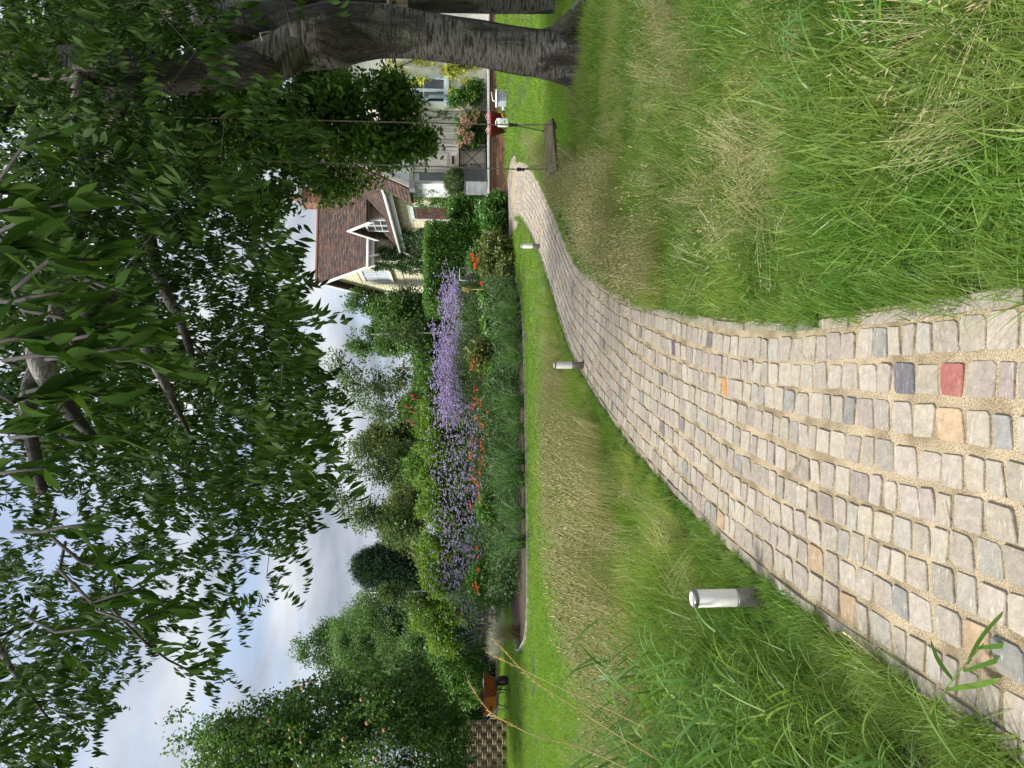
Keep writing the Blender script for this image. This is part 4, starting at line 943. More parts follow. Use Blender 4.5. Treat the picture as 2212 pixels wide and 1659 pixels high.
simple('big rounded dark conifer standing against the sky', 'conifer', (1225, 26), 4.4, [pb(850, 1225, 26, 85, 54), pb(900, 1225, 26, 70, 58), pb(810, 1222, 26, 50, 38)], 3300, K_dark, nb=30, name='conifer_tree', thr=-.5, shell=.6, r=.16)
def birch(lbl, dy, Y, dbase, dtop, stem_r, blobs, n, lean=0.0, dead=False):
    b = at(1075, dy, Y); b.z = float(terr(b.x, b.y)); t = at(dtop, dy + lean, Y); mid = b.lerp(t, .5) + Vector((.04, 0, 0))
    return tree('birch_tree', lbl, 'tree', b, [b, mid, t], [stem_r, stem_r*.8, stem_r*.25], blobs, n, K_birch, BARK_BIRCH, 'slim white birches behind the flower border', nb=34 if not dead else 16, thr=-.12, freq=2.3, shell=.15, scl=(.7, 1.1), r_end=.004, sag=-.02, branch_name='twigs')
birch('slim white stemmed birch with brown bare twigs left of the house', 722, 19.6, 964, 800, .022, [pb(870, 716, 19.6, 60, 24, .35)], 130)
birch('white stemmed birch with a tall loose crown above the sumac', 842, 19.4, 958, 700, .034, [pb(800, 845, 19.4, 75, 45, .7), pb(745, 800, 19.4, 50, 30, .5), pb(840, 880, 19.4, 55, 40, .6), pb(720, 780, 19.4, 30, 25, .3), pb(850, 820, 19.4, 50, 35, .5)], 640, -10)
birch('birch with the tallest loose airy crown, right of the two middle birches', 1013, 20.0, 930, 730, .034, [pb(820, 1010, 20, 80, 45, .7), pb(770, 970, 20, 45, 28, .5), pb(870, 1000, 20, 60, 60, .7)], 620, 20)
birch('leaning birch with airy crown beside the dark conifer', 1143, 19.8, 930, 690, .036, [pb(790, 1110, 19.8, 60, 40, .6), pb(850, 1120, 19.8, 60, 50, .7), pb(735, 1075, 19.8, 45, 22, .4), pb(880, 1150, 19.8, 50, 45, .6), pb(710, 1050, 19.8, 25, 14, .3)], 820, -45)
birch('thin birch with brownish leaves on the left edge of the conifer', 1280, 19.2, 964, 800, .028, [pb(865, 1285, 19.2, 50, 20, .4), pb(830, 1278, 19.2, 40, 12, .3), pb(900, 1290, 19.2, 45, 30, .4)], 330)
simple('bushy olive green tree below the gap between the birches', 'tree', (950, 24), 3.4, [pb(850, 945, 24, 62, 42), pb(880, 985, 24, 45, 55), pb(825, 955, 24, 38, 30), pb(895, 900, 24, 30, 50)], 1700, K_olive, nb=24, name='bushy_tree')
simple('dense mixed tree filling the skyline behind the leaning birch', 'tree', (1080, 25), 3.2, [pb(890, 1080, 25, 50, 70), pb(870, 1130, 25, 50, 50), pb(900, 1020, 25, 40, 50)], 1500, K_olive, nb=20, name='bushy_tree')
simple('large dark shrubby tree immediately left of the house gable', 'tree', (690, 26), 4.0, [pb(880, 690, 26, 62, 62), pb(850, 672, 26, 50, 26), pb(910, 745, 25, 50, 45), pb(850, 740, 26, 36, 30), pb(925, 695, 25.5, 45, 40)], 2700, K_mid, nb=40, name='shrubby_tree', thr=-.25)
simple('sparse high branches of a tree left of the gable against the sky', 'tree', (690, 27.5), 4.0, [pb(790, 655, 27.5, 40, 28, .6), pb(790, 740, 27.5, 40, 34, .6), pb(835, 700, 27.5, 30, 50, .8)], 620, K_mid, nb=40, name='open_tree', thr=-.05, shell=.2)
simple('round green bush beside the telegraph pole', 'tree', (825, 24.5), 2.2, [pb(925, 812, 24.5, 32, 40), pb(915, 860, 24, 30, 50)], 900, K_hedge, nb=16, name='bushy_tree')
# lime-green hedge of philadelphus behind the verbena, one plant after another
for i, (dy, w) in enumerate(((890, 'beneath the sumac'), (965, 'left of the sumac'), (1035, 'below the third birch'), (1105, 'in the middle of the row'), (1175, 'in front of the conifer'), (1245, 'at the left end of the row'))):
    simple('bright lime green leafy shrub ' + w + ' behind the verbena', 'shrub', (dy, 18.3), 1.4, [pb(945, dy, 18.3, 42, 42, .6), pb(985, dy+4, 18.2, 45, 40, .5)] + ([pb(965, dy+20, 18.3, 30, 30, .4)] if i > 3 else []), 760, K_yel, name='lime_shrub', nb=7, r=.02, group='lime green shrubs behind the verbena', thr=-.3)
simple('olive twiggy shrub rising over the lime green shrubs in front of the conifer', 'shrub', (1205, 18.8), 1.9, [pb(945, 1200, 18.8, 45, 45, .5), pb(925, 1175, 18.8, 30, 20, .3)], 420, K_olive, name='twiggy_shrub', nb=16, r=.02, thr=-.1, shell=.1)
for i, (dy, t, lb) in enumerate(((830, 935, 'low sumac with fresh green drooping leaves left of the second birch'), (890, 905, 'sumac bearing dark red cones left of the tall birch'), (1010, 915, 'small sumac with red cones beside the third birch'))):
    sm = simple(lb, 'shrub', (dy, 18.9), 1.9, [pb(t, dy, 18.9, 36, 46, .6), pb(t+35, dy-10, 18.9, 34, 45, .6)], 620, K_sumac, name='sumac', nb=14, r=.03, thr=-.2)
    if i:
        co = MB().ball((0, 0, 0), .055, 7, 5, sq=(.6, .6, 1.6)).mesh('sumac_cone', plain('sumac_red', (.22, .025, .03), .8))
        for j in range(7 if i == 1 else 4): p = at(t - 12 + random.uniform(-18, 25), dy + random.uniform(-38, 38), 18.4); link('sumac_cone', co, sm, tuple(p - sm.location))
bh = empty('boundary_hedge', (-6, 31, .2), 0, 'long dark overgrown boundary hedge far behind the borders and trees', 'hedge')
P = rng.uniform((-24, 30, .2), (30, 33, 3.0), (7000, 3)); P = P[(P[:, 2] < 2.2 + 1.2*nzarr(P*np.array([1, 1, 0]), .25, 3)) & ~((P[:, 0] > 3) & (P[:, 0] < 13.5))]
scatter('foliage', clumps('hedge_mass', LF_MID, .17, .10, 14, .42), P, parent=bh, origin=bh.location, rot=rng.uniform(-3, 3, (len(P), 3)))
m = MB(); m.box((-6, 2.2, .9), (24, .8, 1.9)); m.box((27, 2.2, .9), (16, .8, 1.9)); tag(m.build('dark_core', plain('hedge_core', (.02, .03, .012), .95), bh), kind='stuff')  # solid dark core box added behind the leaves so nothing shows through
# telegraph pole and its wires
tp = empty('telegraph_pole', px(1070, 797, 60), 0, 'distant grey telegraph pole above the bushes', 'telegraph pole'); b = tp.location.copy(); t = at(862, 797, 60)
MB().tube([(0, 0, 0), tuple(t - b)], [.22, .16], 8).build('pole', BARK_GREY, tp); MB().box(tuple(t - b - Vector((0, 0, .4))), (1.6, .12, .14)).build('crossarm', BARK_GREY, tp)
for o_ in (-.6, 0, .6):
    m = MB(); e = at(828, 636, 30); a = Vector((t.x + o_, t.y, t.z - .25)); k = 14
    m.tube([a.lerp(Vector((4.0, 28.8 + o_*.2, 4.9)), i/k) - Vector((0, 0, 5.2 * (i/k) * (1 - i/k))) - b for i in range(k+1)], .018, 4); m.build('wire', plain('wire_black', (.03, .03, .03)), tp)

# ---- clipped hedge block and climbers round the house
def boxpts(x0, x1, y0, y1, z0, z1, n, skin=.12):
    P = rng.uniform((x0, y0, z0), (x1, y1, z1), (n*5, 3)); d = np.minimum.reduce([P[:, 0]-x0, x1-P[:, 0], P[:, 1]-y0, z1-P[:, 2]]); return P[d < skin][:n]
H0, H1 = at(912, 640, 17.6), at(912, 478, 19.0)
hg = empty('clipped_hedge', (3.0, 18.6, .2), R(14), 'tall square clipped green hedge block beside the house', 'hedge')
def hedge_block(x0, x1, y0, y1, z1, n): return boxpts(x0, x1, y0, y1, .02, z1, n)
P = np.concatenate([hedge_block(-1.05, 1.12, -.5, .9, 2.02, 6500), hedge_block(-.2, 1.15, .2, 1.6, 2.1, 500)]); P[:, 2] += .05 * nzarr(P, 1.1, 5) + .02
scatter('foliage', K_hedge, P, parent=hg, scl=rng.uniform(.55, .95, len(P)), rot=rng.uniform(-3, 3, (len(P), 3)))
m = MB(); m.box((0, .2, .9), (1.95, 1.1, 1.75)); m.build('dark_core', plain('hedge_twigs', (.02, .03, .012), .95), hg)  # plain dark box added as the core, closing gaps between leaves
la = simple('low glossy laurel mound at the end of the terrace wall', 'shrub', (430, 17.3), .7, [pb(1058, 462, 17.3, 32, 30, .5), pb(1068, 490, 17.0, 30, 34, .5), pb(1075, 435, 17.1, 16, 20, .3)], 900, K_laur, name='laurel', nb=10, r=.03, thr=-.4)
simple('spreading green shrub under the brown side door', 'shrub', (460, 18.8), 1.0, [pb(1010, 455, 19, 40, 42, .5), pb(1000, 495, 18.6, 35, 25, .4)], 800, K_laur, name='leafy_shrub', nb=8, r=.02)
def climber(lbl, pts_local, leafk, n, stems, name='climber', sc=(.6, 1.0), mat=BARK_GREEN, thr=-.2, freq=2.5):
    """leaves clinging to the house: pts_local = boxes (x0,x1,y0,y1,z0,z1,weight) in the house frame"""
    root = empty(name, HO, HR, lbl, 'climber'); w = np.array([b[6] for b in pts_local], float); w /= w.sum(); ps = []
    for b, k in zip(pts_local, (w*n*1.6).astype(int)): ps.append(rng.uniform((b[0], b[2], b[4]), (b[1], b[3], b[5]), (k, 3)))
    P = np.concatenate(ps); P = P[nzarr(P, freq, 2) > thr]
    scatter('foliage', leafk, P, parent=root, scl=rng.uniform(sc[0], sc[1], len(P)), rot=rng.uniform(-3, 3, (len(P), 3)))
    m = MB()
    for s_ in stems: m.tube(s_, [.03]*(len(s_)-1) + [.008], 6)
    m.build('stem', mat, root); return root
climber('dark ivy covering the corner where wing and gable meet', [(-.06, .45, -.25, -.03, .3, 4.2, 4), (-.12, -.02, 0, .7, .3, 3.6, 3), (.2, .5, -1.9, -.1, .3, 3.3, 4), (.35, 1.3, -.22, -.03, 3.5, 4.3, 1.2), (-.1, -.02, .3, 1.0, 3.4, 4.6, .7), (-.1, -.02, .6, 1.3, 2.3, 3.6, .6), (-.1, -.02, .8, 3.8, .3, 1.3, 1)], K_ivy, 2300, [[(-.05, -.1, .2), (-.03, -.1, 2), (-.02, .3, 4.2)]], 'ivy')
climber('bright green wisteria climbing the wall beside the porch', [(.20, .48, -6.1, -4.2, .7, 2.9, 3), (.1, .4, -6.3, -5.3, 2.2, 3.4, 2), (.3, .48, -4.3, -3.4, .7, 1.9, 1), (-.3, .2, -6.6, -6.1, .7, 2.5, 1.6)], K_wist, 1000, [[(.4, -5, .2), (.35, -5.2, 1.5), (.3, -5.8, 3.2)]], 'wisteria')
climber('golden leaved vine trained over the right hand cream wall', [(fx(165), fx(80), FV-.16, FV-.03, .9, 2.0, 2.2), (fx(235), fx(150), FV-.2, FV-.03, 1.15, 1.7, 1), (fx(185), fx(120), FV-.2, FV-.03, 2.3, 3.2, 1), (fx(150), fx(60), FV-.2, FV-.03, 2.0, 2.6, 1)], K_hop, 240, [[(fx(130), FV-.1, .7), (fx(140), FV-.1, 1.6), (fx(170), FV-.1, 1.9)], [(fx(110), FV-.1, 1.6), (fx(120), FV-.1, 2.4), (fx(150), FV-.1, 3.1)]], 'golden_vine', (.7, 1.2), thr=-.05)
simple('rose bush with rounded leaves below the pale blue casement', 'shrub', (215, 18.1), .0 + 1.3, [pb(1015, 205, 18.1, 24, 22, .25), pb(990, 215, 18.1, 22, 20, .25), pb(1030, 190, 18.1, 15, 22, .2)], 260, K_hedge, name='rose_bush', nb=14, r=.02, thr=-.2)
simple('dark feathery shrub growing behind the bistro chair', 'shrub', (270, 18.45), 1.2, [pb(990, 268, 18.5, 35, 20, .25), pb(1015, 290, 18.5, 30, 25, .25), pb(955, 255, 18.5, 20, 15, .2)], 420, K_wist, name='feathery_shrub', nb=8, r=.02, thr=-.4)

# ================================================================== THE BIG TREES OVER THE LAWN
# outline of the hanging canopy seen against the sky and house
OUT_DY = [-200, 0, 60, 150, 200, 240, 300, 345, 372, 400, 440, 500, 560, 620, 660, 705, 740, 800, 842, 870, 900, 940, 962, 1000, 1060, 1110, 1160, 1210, 1240, 1260, 1330, 1350, 1385, 1440, 1470, 1500, 1550, 1600, 1700]
OUT_DX = [700, 700, 700, 700, 700, 700, 700, 700, 690, 670, 655, 655, 655, 655, 640, 640, 690, 690, 748, 700, 640, 700, 722, 660, 690, 705, 690, 705, 640, 560, 580, 520, 500, 500, 545, 270, 240, 190, 150]
ct = empty('cherry_tree', (3.43, 7.4, 0), 0, 'large old cherry tree with silvery banded bark, its canopy hanging overhead', 'tree'); CB = ct.location.copy()
def V(*a): return at(*a)
trunkA = [Vector((3.43, 7.42, -.08)), V(1240, 116, 7.4), V(1151, 112, 7.4), V(1040, 93, 7.4), V(912, 76, 7.42), V(818, 68, 7.45), V(720, 78, 7.45), V(640, 92, 7.45)]
def swept(m, pts, rad, n=28, rough=.05, per=10, seedo=0.0):
    T = catmull([tuple(p - CB) for p in pts], per); rr = np.interp(np.linspace(0, 1, len(T)), np.linspace(0, 1, len(rad)), rad); k0 = len(m.v); m.tube(T, list(rr), n)
    for i, p in enumerate(T):
        for j in range(n):
            v_ = Vector(m.v[k0 + i*n + j]); d = (v_ - p); th = math.atan2(d.y, d.x)
            w = noise.noise(Vector((math.cos(th)*1.6, math.sin(th)*1.6, p.z*.55 + seedo))) * rough*2.4 + noise.noise(Vector((math.cos(th)*5, math.sin(th)*5, p.z*2.2 + seedo))) * rough*.8
            fl = max(0, .55 - p.z) * max(0, math.sin(3*th + 1.2) + .3) * .9
            m.v[k0 + i*n + j] = tuple(p + d * (1 + w + fl))
    return T, rr
m = MB(); TA, RA = swept(m, trunkA, [.34, .255, .235, .23, .235, .26, .31, .29]); m.tube([tuple(Vector((3.55, 7.35, .35)) - CB), tuple(Vector((3.75, 7.15, .12)) - CB), tuple(Vector((4.02, 7.0, -.05)) - CB)], [.14, .11, .05], 12)
m.build('trunk', CHERRYB, ct)
LIMBS = [([V(680, 84, 7.45), V(584, 130, 7.35), V(470, 152, 7.3), V(372, 162, 7.25), V(186, 142, 7.1), V(0, 128, 7.0), V(-260, 110, 7.0)], [.24, .215, .20, .185, .17, .15, .08]),
 ([V(660, 70, 7.5), V(584, 38, 7.6), V(372, 20, 7.9), V(186, -10, 8.1), V(-50, -60, 8.3)], [.22, .19, .16, .13, .06]),
 ([V(330, 160, 7.25), V(262, 205, 7.5), V(243, 260, 7.7), V(262, 345, 7.75), V(310, 470, 7.3), V(345, 600, 6.6), V(400, 720, 5.9), V(430, 850, 5.2)], [.14, .115, .105, .10, .075, .055, .035, .018]),
 ([V(178, 150, 7.1), V(176, 260, 6.8), V(185, 400, 6.2), V(150, 540, 5.2), V(120, 700, 4.2), V(60, 860, 3.5), V(90, 1060, 3.0)], [.10, .085, .08, .065, .05, .035, .02]),
 ([V(60, 130, 7.0), V(-60, 400, 5.6), V(-120, 800, 4.4), V(-60, 1250, 3.8), V(10, 1420, 3.6), V(110, 1560, 3.4)], [.08, .06, .045, .028, .015, .004]),
 ([V(210, 60, 7.9), V(150, 10, 7.6), V(60, -60, 7.0)], [.09, .07, .04]),
 ([V(240, 640, 3.4), V(160, 720, 3.0), V(90, 760, 2.7), V(130, 860, 2.6), V(215, 960, 2.6)], [.03, .045, .05, .03, .012]),
 ([V(150, 540, 5.2), V(240, 640, 4.6), V(330, 780, 4.2), V(420, 960, 4.3)], [.05, .04, .03, .012])]
LT = []
for i, (pts, rad) in enumerate(LIMBS):
    m = MB(); T, rr = swept(m, pts, rad, 14, .06, 6, i*7.0); m.build('limb', CHERRYB, ct); LT.append((T, rr))
# clusters of hanging sprays fill the volume below and around the limbs
def outline_ok(P, pad=0):
    dx, dy = proj(P); return dx < np.interp(dy, OUT_DY, OUT_DX) - pad + 14 * nzarr(np.column_stack([dx/60, dy/60]), 1, 8)
cand = rng.uniform((-4.8, 2.9, 1.95), (4.6, 9.6, 6.2), (62000, 3)); dx, dy = proj(cand)
ok = (dy > -160) & (dy < 1780) & (dx > -140) & outline_ok(cand, 26) & (cand[:, 2] > 2.0 + .12 * nzarr(cand, .8, 4)) & (nzarr(cand, .75, 11) > -.12) & (nzarr(cand, 2.2, 5) > -.30)
# leave the open patches of sky the photograph shows
for hx, hy, rx, ry in ((350, 1470, 60, 120), (470, 1385, 60, 55), (530, 350, 110, 45), (620, 470, 60, 50), (500, 560, 30, 30), (60, 300, 40, 60), (300, 1150, 25, 30), (265, 1340, 30, 40), (200, 1620, 60, 60), (260, 1460, 40, 50)): ok &= ((dx-hx)/rx)**2 + ((dy-hy)/ry)**2 > 1
far_ok = ~((dy < 235) & (dx > 430) & (cand[:, 1] < 8.2) & (dy > -60)) & ~((dy < 205) & (dy > 90) & (dx > 60) & (cand[:, 1] < 7.1) & (rng.random(len(dx)) < .8)); ok &= far_ok
ok &= rng.random(len(cand)) < np.where(dy > 1100, .38, 1.0)
cand = cand[ok]; print('canopy', len(cand))
cand = cand[:4700]; spt = [Vector(p) - CB for p in cand]
m = MB(); tnodes = [p for T, _ in LT for p in T]; trad = [r_ for _, rr in LT for r_ in rr]
class _F: pass
def branches_multi(m, P0, R0, targets, r_end=.004, n=5):
    NP, NRD = [tuple(p) for p in P0], list(R0); A = np.array(NP); D = [float(np.min(np.linalg.norm(A - np.array(p), axis=1))) for p in targets]
    for _, p in sorted(zip(D, targets), key=lambda q: q[0]):
        A = np.array(NP); d = np.linalg.norm(A - np.array(p), axis=1) + .2 * np.maximum(0, p.z - A[:, 2]); i = int(d.argmin()); a = Vector(NP[i]); L = (p - a).length
        if L < .06: continue
        ra = min(NRD[i] * .7, r_end + .013 * L); k = max(2, int(L / .3) + 1); c = a.lerp(p, .5) + Vector((random.uniform(-.15, .15), random.uniform(-.15, .15), .16)) * L; b = []
        for j in range(k + 1):
            t = j / k; q = a*(1-t)**2 + c*2*t*(1-t) + p*t*t
            if 0 < j < k: q += Vector((random.uniform(-1, 1), random.uniform(-1, 1), random.uniform(-1, 1))) * .025 * L
            b.append(q)
        rr = [ra + (r_end*.6 - ra) * (j / k) for j in range(k + 1)]; m.tube(b, rr, n, caps=False)
        for q, r_ in list(zip(b, rr))[1:]: NP.append(tuple(q)); NRD.append(r_)
branches_multi(m, tnodes, trad, random.sample(spt, 620)); tag(m.build('twigs', plain('twig_bark', (.04, .034, .025), .9, (.02, .017, .012), 14), ct), kind='stuff')
SPR = nodes_for([sprig('cherry_spray', LF_CHERRY, .085, .027, 18, .34, .8, .62, 4, .5) for _ in range(7)])
n = len(cand); scatter('leaves', SPR, cand, parent=ct, origin=CB, scl=rng.uniform(.75, 1.15, n), rot=np.stack([rng.normal(0, .25, n), rng.normal(.15, .4, n), rng.uniform(0, 6.283, n)], 1))
# the nearest leaves, one by one
lv, lf = leaf_geo(.118, .046, .3, .45, 6); NLM = []
for k_ in range(7):
    lv, lf = leaf_geo(.115, random.uniform(.032, .041), random.uniform(.1, .45), random.uniform(.1, .7), 6); me = bpy.data.meshes.new('leaf'); me.from_pydata(lv.tolist(), [], lf); me.polygons.foreach_set('use_smooth', [True]*len(me.polygons)); me.materials.append(LF_CHN); NLM.append(me)
tm = MB(); cnt = 0
NEAR = [(60, 390, 1.75), (130, 470, 1.6), (30, 560, 1.5), (170, 560, 1.75), (250, 620, 1.9), (90, 640, 1.45), (200, 690, 1.6), (300, 700, 1.9), (40, 740, 1.45), (150, 770, 1.55), (90, 850, 1.6), (210, 850, 1.7), (50, 940, 1.7), (160, 960, 1.75), (60, 1040, 1.9), (240, 770, 1.8), (150, 1120, 2.0), (240, 1220, 2.1), (260, 1300, 2.2), (350, 1330, 2.3), (110, 300, 2.2), (180, 1350, 2.4), (340, 800, 2.1), (20, 480, 1.6), (380, 1420, 2.6)]
for dx_, dy_, Y in NEAR:
    a = at(dx_ - 60, dy_ + random.uniform(-30, 30), Y * random.uniform(.95, 1.1)); b = at(dx_ + 45, dy_ + random.uniform(-40, 40), Y); k = 5
    top = a + Vector((random.uniform(-.1, .1), .5, .35)); pts = [top, a.lerp(top, .5) + Vector((0, 0, .06)), a, a.lerp(b, .5) + Vector((0, 0, .015)), b]; tm.tube([p - CB for p in pts], [.006, .0055, .005, .004, .003], 6)
    for i in range(12):
        t = i / 11; p = a.lerp(b, t) + Vector((0, 0, .01)); o = link('leaf', random.choice(NLM), ct, tuple(p - CB)); cnt += 1
        az = random.uniform(0, 6.283); d = Vector((math.cos(az)*.5 + .12, math.sin(az)*.5, -random.uniform(.5, 1.2))).normalized()
        o.rotation_mode = 'QUATERNION'; o.rotation_quaternion = d.to_track_quat('X', 'Z') @ Euler((random.uniform(-1.2, 1.2), random.uniform(-.3, .3), 0)).to_quaternion(); s_ = random.uniform(.5, 1.12); o.scale = (s_, s_ * random.uniform(.65, .95), s_ * random.uniform(.4, 2.2))
tag(tm.build('near_twigs', MATS['twig_bark'], ct), kind='stuff')
m = MB(); m.tube([V(585, 68, 7.1) - CB, V(562, 72, 7.0) - CB, V(566, 88, 7.02) - CB], .008, 6); m.build('hook', plain('hook_metal', (.5, .5, .47), .5), ct)
m = MB(); k = 30; ang = np.linspace(0, 2*math.pi, k); zc_ = V(848, 90, 7.4).z
m.tube([tuple(Vector((at(848, 71, 7.43).x + .29*math.cos(a), 7.43 + .29*math.sin(a), zc_ + .01*math.sin(a))) - CB) for a in ang], .006, 6); m.build('cable_tie', MATS['wire_black'], ct)

# ---- apple tree whose trunk stands at the right edge, leaves and green fruit hanging before the house
b2 = at(1218, -22, 9.3); b2.z = 0
A2 = [b2 + Vector((.02, 0, -.05)), at(1120, -14, 9.3), at(1000, -12, 9.3), at(860, -14, 9.3), at(700, -20, 9.3), at(500, 10, 9.2), at(300, 60, 9.2), at(100, 100, 9.2)]
LF_AP2 = leafmat('plum_leaf', [(.044, .094, .015), (.066, .138, .022), (.105, .198, .033), (.143, .242, .050)], .4, .4, .3)
K_ap2 = clumps('plum_leaves', LF_AP2, .075, .046, 11, .15, 3)
bl = [pb(560, 220, 9.4, 190, 80, 1.0), pb(640, 320, 9.2, 160, 60, .8), pb(760, 240, 9.3, 95, 75, .7), pb(820, 320, 9.0, 90, 42, .5), pb(400, 300, 9.5, 150, 110, 1.0), pb(900, 318, 9.0, 45, 22, .3), pb(700, 400, 9.3, 60, 40, .4), pb(560, 430, 9.3, 90, 50, .5), pb(450, 60, 9.6, 200, 90, 1), pb(200, 200, 9.6, 150, 160, 1), pb(840, 190, 9.2, 50, 35, .4), pb(700, 160, 9.6, 60, 60, .5), pb(800, 280, 9.2, 75, 60, .5), pb(865, 235, 9.1, 50, 55, .4), pb(905, 300, 9.0, 50, 30, .3), pb(780, 395, 9.1, 55, 28, .3), pb(930, 295, 8.9, 30, 16, .2)]
t2 = tree('fruit_tree', 'fruit tree with green apples, its trunk at the right edge behind the cherry', 'tree', b2, A2, [.30, .24, .22, .22, .2, .15, .1, .05], bl, 5800, K_ap2, CHERRYB, nb=150, thr=-.06, freq=1.9, shell=.1, scl=(.75, 1.2), tn=18, crown='leaves', sag=-.05)
ga = MB().ball((0, 0, 0), .03, 9, 6).mesh('green_apple', plain('green_apple_skin', (.17, .25, .06), .35, (.12, .2, .04), 12))
for p in blob_points(bl, 70, -1, shell=.2)[:55]: link('apple', ga, t2, tuple(Vector(p) - b2))
bb = empty('bird_box', tuple(at(862, 8, 8.95)), R(-14), 'weathered wooden bird box fixed to the right edge trunk', 'bird box')
OAK = plain('box_wood', (.26, .20, .13), .8, (.15, .11, .07), 4, .004, stretch=(8, 8, 1))
m = MB(); m.box((0, 0, 0), (.16, .13, .22)); m.build('body', OAK, bb); m = MB(); m.box((0, -.02, .13), (.2, .19, .02), rot=(R(12), 0, 0)); m.build('lid', OAK, bb); m = MB(); m.lathe([(.016, 0), (.016, .004)], (0, 0, 0), 14); o = m.build('entrance_hole', MATS['wire_black'], bb, (0, -.066, .05)); o.rotation_euler = (R(90), 0, 0)

# ================================================================== FLOWER BORDER
PURP = leafmat('verbena_flower', [(.36, .27, .55), (.46, .37, .63), (.28, .22, .43)], .3, .8, .1, 1.2)
STEMG = leafmat('grey_green_stem', [(.091, .130, .065), (.130, .176, .091), (.065, .098, .046)], .2, .7, .2)
ORNG = leafmat('orange_flower', [(.62, .075, .02), (.72, .12, .03), (.50, .05, .02)], .3, .6, .2, 1.2)
WHTF = leafmat('white_flower', [(.75, .76, .70), (.80, .80, .78), (.66, .68, .6)], .3, .7, .2, 1.0)
def strip_blade(s, p0, d0, L, w, droop, seg=4, side=None):
    """one curved blade or stem from p0 along d0"""
    p, d = Vector(p0), Vector(d0).normalized(); sd = side or Vector((-d.y, d.x, 0)); sd = Vector(sd).normalized() if Vector(sd).length > 1e-4 else Vector((1, 0, 0)); vs = []
    for k in range(seg + 1):
        t = k / seg; hw = w/2 * (1 - t**2.5) + .0003; vs += [tuple(p - sd*hw), tuple(p + sd*hw)]
        d = (d + Vector((0, 0, -droop/seg))).normalized(); p = p + d * L/seg
    s.add(vs, [(2*k, 2*k+1, 2*k+3, 2*k+2) for k in range(seg)]); return p, d
def two_mat(s1, s2, name, m1, m2):
    s = Soup(); s.add(np.concatenate(s1.v), s1.f); k = len(s.f); s.add(np.concatenate(s2.v), s2.f)
    me = s.mesh(name, m1); me.materials.append(m2); me.polygons.foreach_set('material_index', [0]*k + [1]*(len(s.f)-k)); return me
def fl_head(s, c, r, n=5):
    for _ in range(n):
        q = Vector(c) + Vector((random.gauss(0, r*.6), random.gauss(0, r*.6), random.gauss(0, r*.3))); m_ = MB(); m_.ball(q, r * random.uniform(.4, .65), 5, 3, .2); s.add(m_.v, m_.f)
PALEP = leafmat('verbena_pale', [(.33, .28, .46), (.42, .37, .54), (.25, .22, .34)], .3, .8, .1, 1.2)
def verbena(h=1.26, ns=9, heads=3, lo=.78, col=None):
    a, b = Soup(), Soup()
    for i in range(ns):
        th = random.uniform(0, 6.283); l_ = random.uniform(0, .22); H = h * random.uniform(lo, 1.08); p, d = strip_blade(a, (random.gauss(0, .07), random.gauss(0, .07), 0), (math.cos(th)*l_, math.sin(th)*l_, 1), H*.8, .006, 0, 3)
        for k in range(heads):
            dd = (d + Vector((random.gauss(0, .35), random.gauss(0, .35), .1))).normalized(); e, _ = strip_blade(a, p, dd, H * random.uniform(.12, .25), .004, 0, 2); fl_head(b, e, random.uniform(.016, .028), 4)
        for k in range(7):
            t = random.uniform(.1, .8); q = Vector((math.cos(th)*l_*H*t*.8, math.sin(th)*l_*H*t*.8, H*.8*t)); az = random.uniform(0, 6.283); strip_blade(a, q, (math.cos(az), math.sin(az), .4), random.uniform(.06, .14), .012, .8, 2)
    return two_mat(a, b, 'verbena', STEMG, col or PURP)
G_verb = nodes_for([verbena() for _ in range(6)]); G_verl = nodes_for([verbena(1.2, 9, 2, .5, PALEP if _ % 2 else PURP) for _ in range(5)])
def bedpts(dy0, dy1, Y0, Y1, n):
    o = []
    for _ in range(n):
        Y = random.uniform(Y0, Y1); o.append(((829.5 - random.uniform(dy0, dy1)) / FOC * Y, Y))
    return lift(np.array(o))
def up_rot(n, s=.08): return np.stack([rng.normal(0, s, n), rng.normal(0, s, n), rng.uniform(0, 6.283, n)], 1)
P = bedpts(610, 900, 15.6, 17.4, 110); tag(scatter('verbena', G_verb, P, rot=up_rot(len(P)), scl=rng.uniform(.85, 1.05, len(P))), kind='stuff')
P = bedpts(880, 1250, 15.6, 17.4, 80); scatter('verbena', G_verl, P, rot=up_rot(len(P)), scl=rng.uniform(.8, 1.15, len(P)))
P = bedpts(1200, 1330, 15.6, 17.4, 18); scatter('verbena', G_verl, P, rot=up_rot(len(P)), scl=rng.uniform(.7, 1.0, len(P)))
# low filler foliage under the tall flowers
LF_FILL = leafmat('border_leaf', [(.030, .068, .021), (.053, .105, .030), (.083, .143, .045), (.090, .128, .068)], .25, .5, .3)
K_fill = clumps('border_leaves', LF_FILL, .09, .03, 14, .16)
for dy0, dy1, Y0, Y1, z1, n in ((600, 1290, 14.35, 17.6, .75, 3000), (600, 1290, 16.2, 18.4, 1.2, 1700), (520, 640, 16.2, 18.5, .7, 500)):
    P = bedpts(dy0, dy1, Y0, Y1, n); P[:, 2] += rng.random(n) ** .8 * z1 * (.8 + .4 * nzarr(P, .9, 2)); scatter('border_foliage', K_fill, P, rot=rng.uniform(-3, 3, (n, 3)))
ORNB = leafmat('ornamental_blade', [(.051, .109, .036), (.080, .160, .051), (.116, .203, .072)], .35, .45, .35)
ORNY = leafmat('crocosmia_blade', [(.06, .14, .02), (.09, .19, .03), (.13, .22, .05)], .4, .45, .35)
MOUSE = leafmat('brown_haze', [(.12, .09, .065), (.17, .13, .09), (.09, .10, .04)], .3, .7, .2)
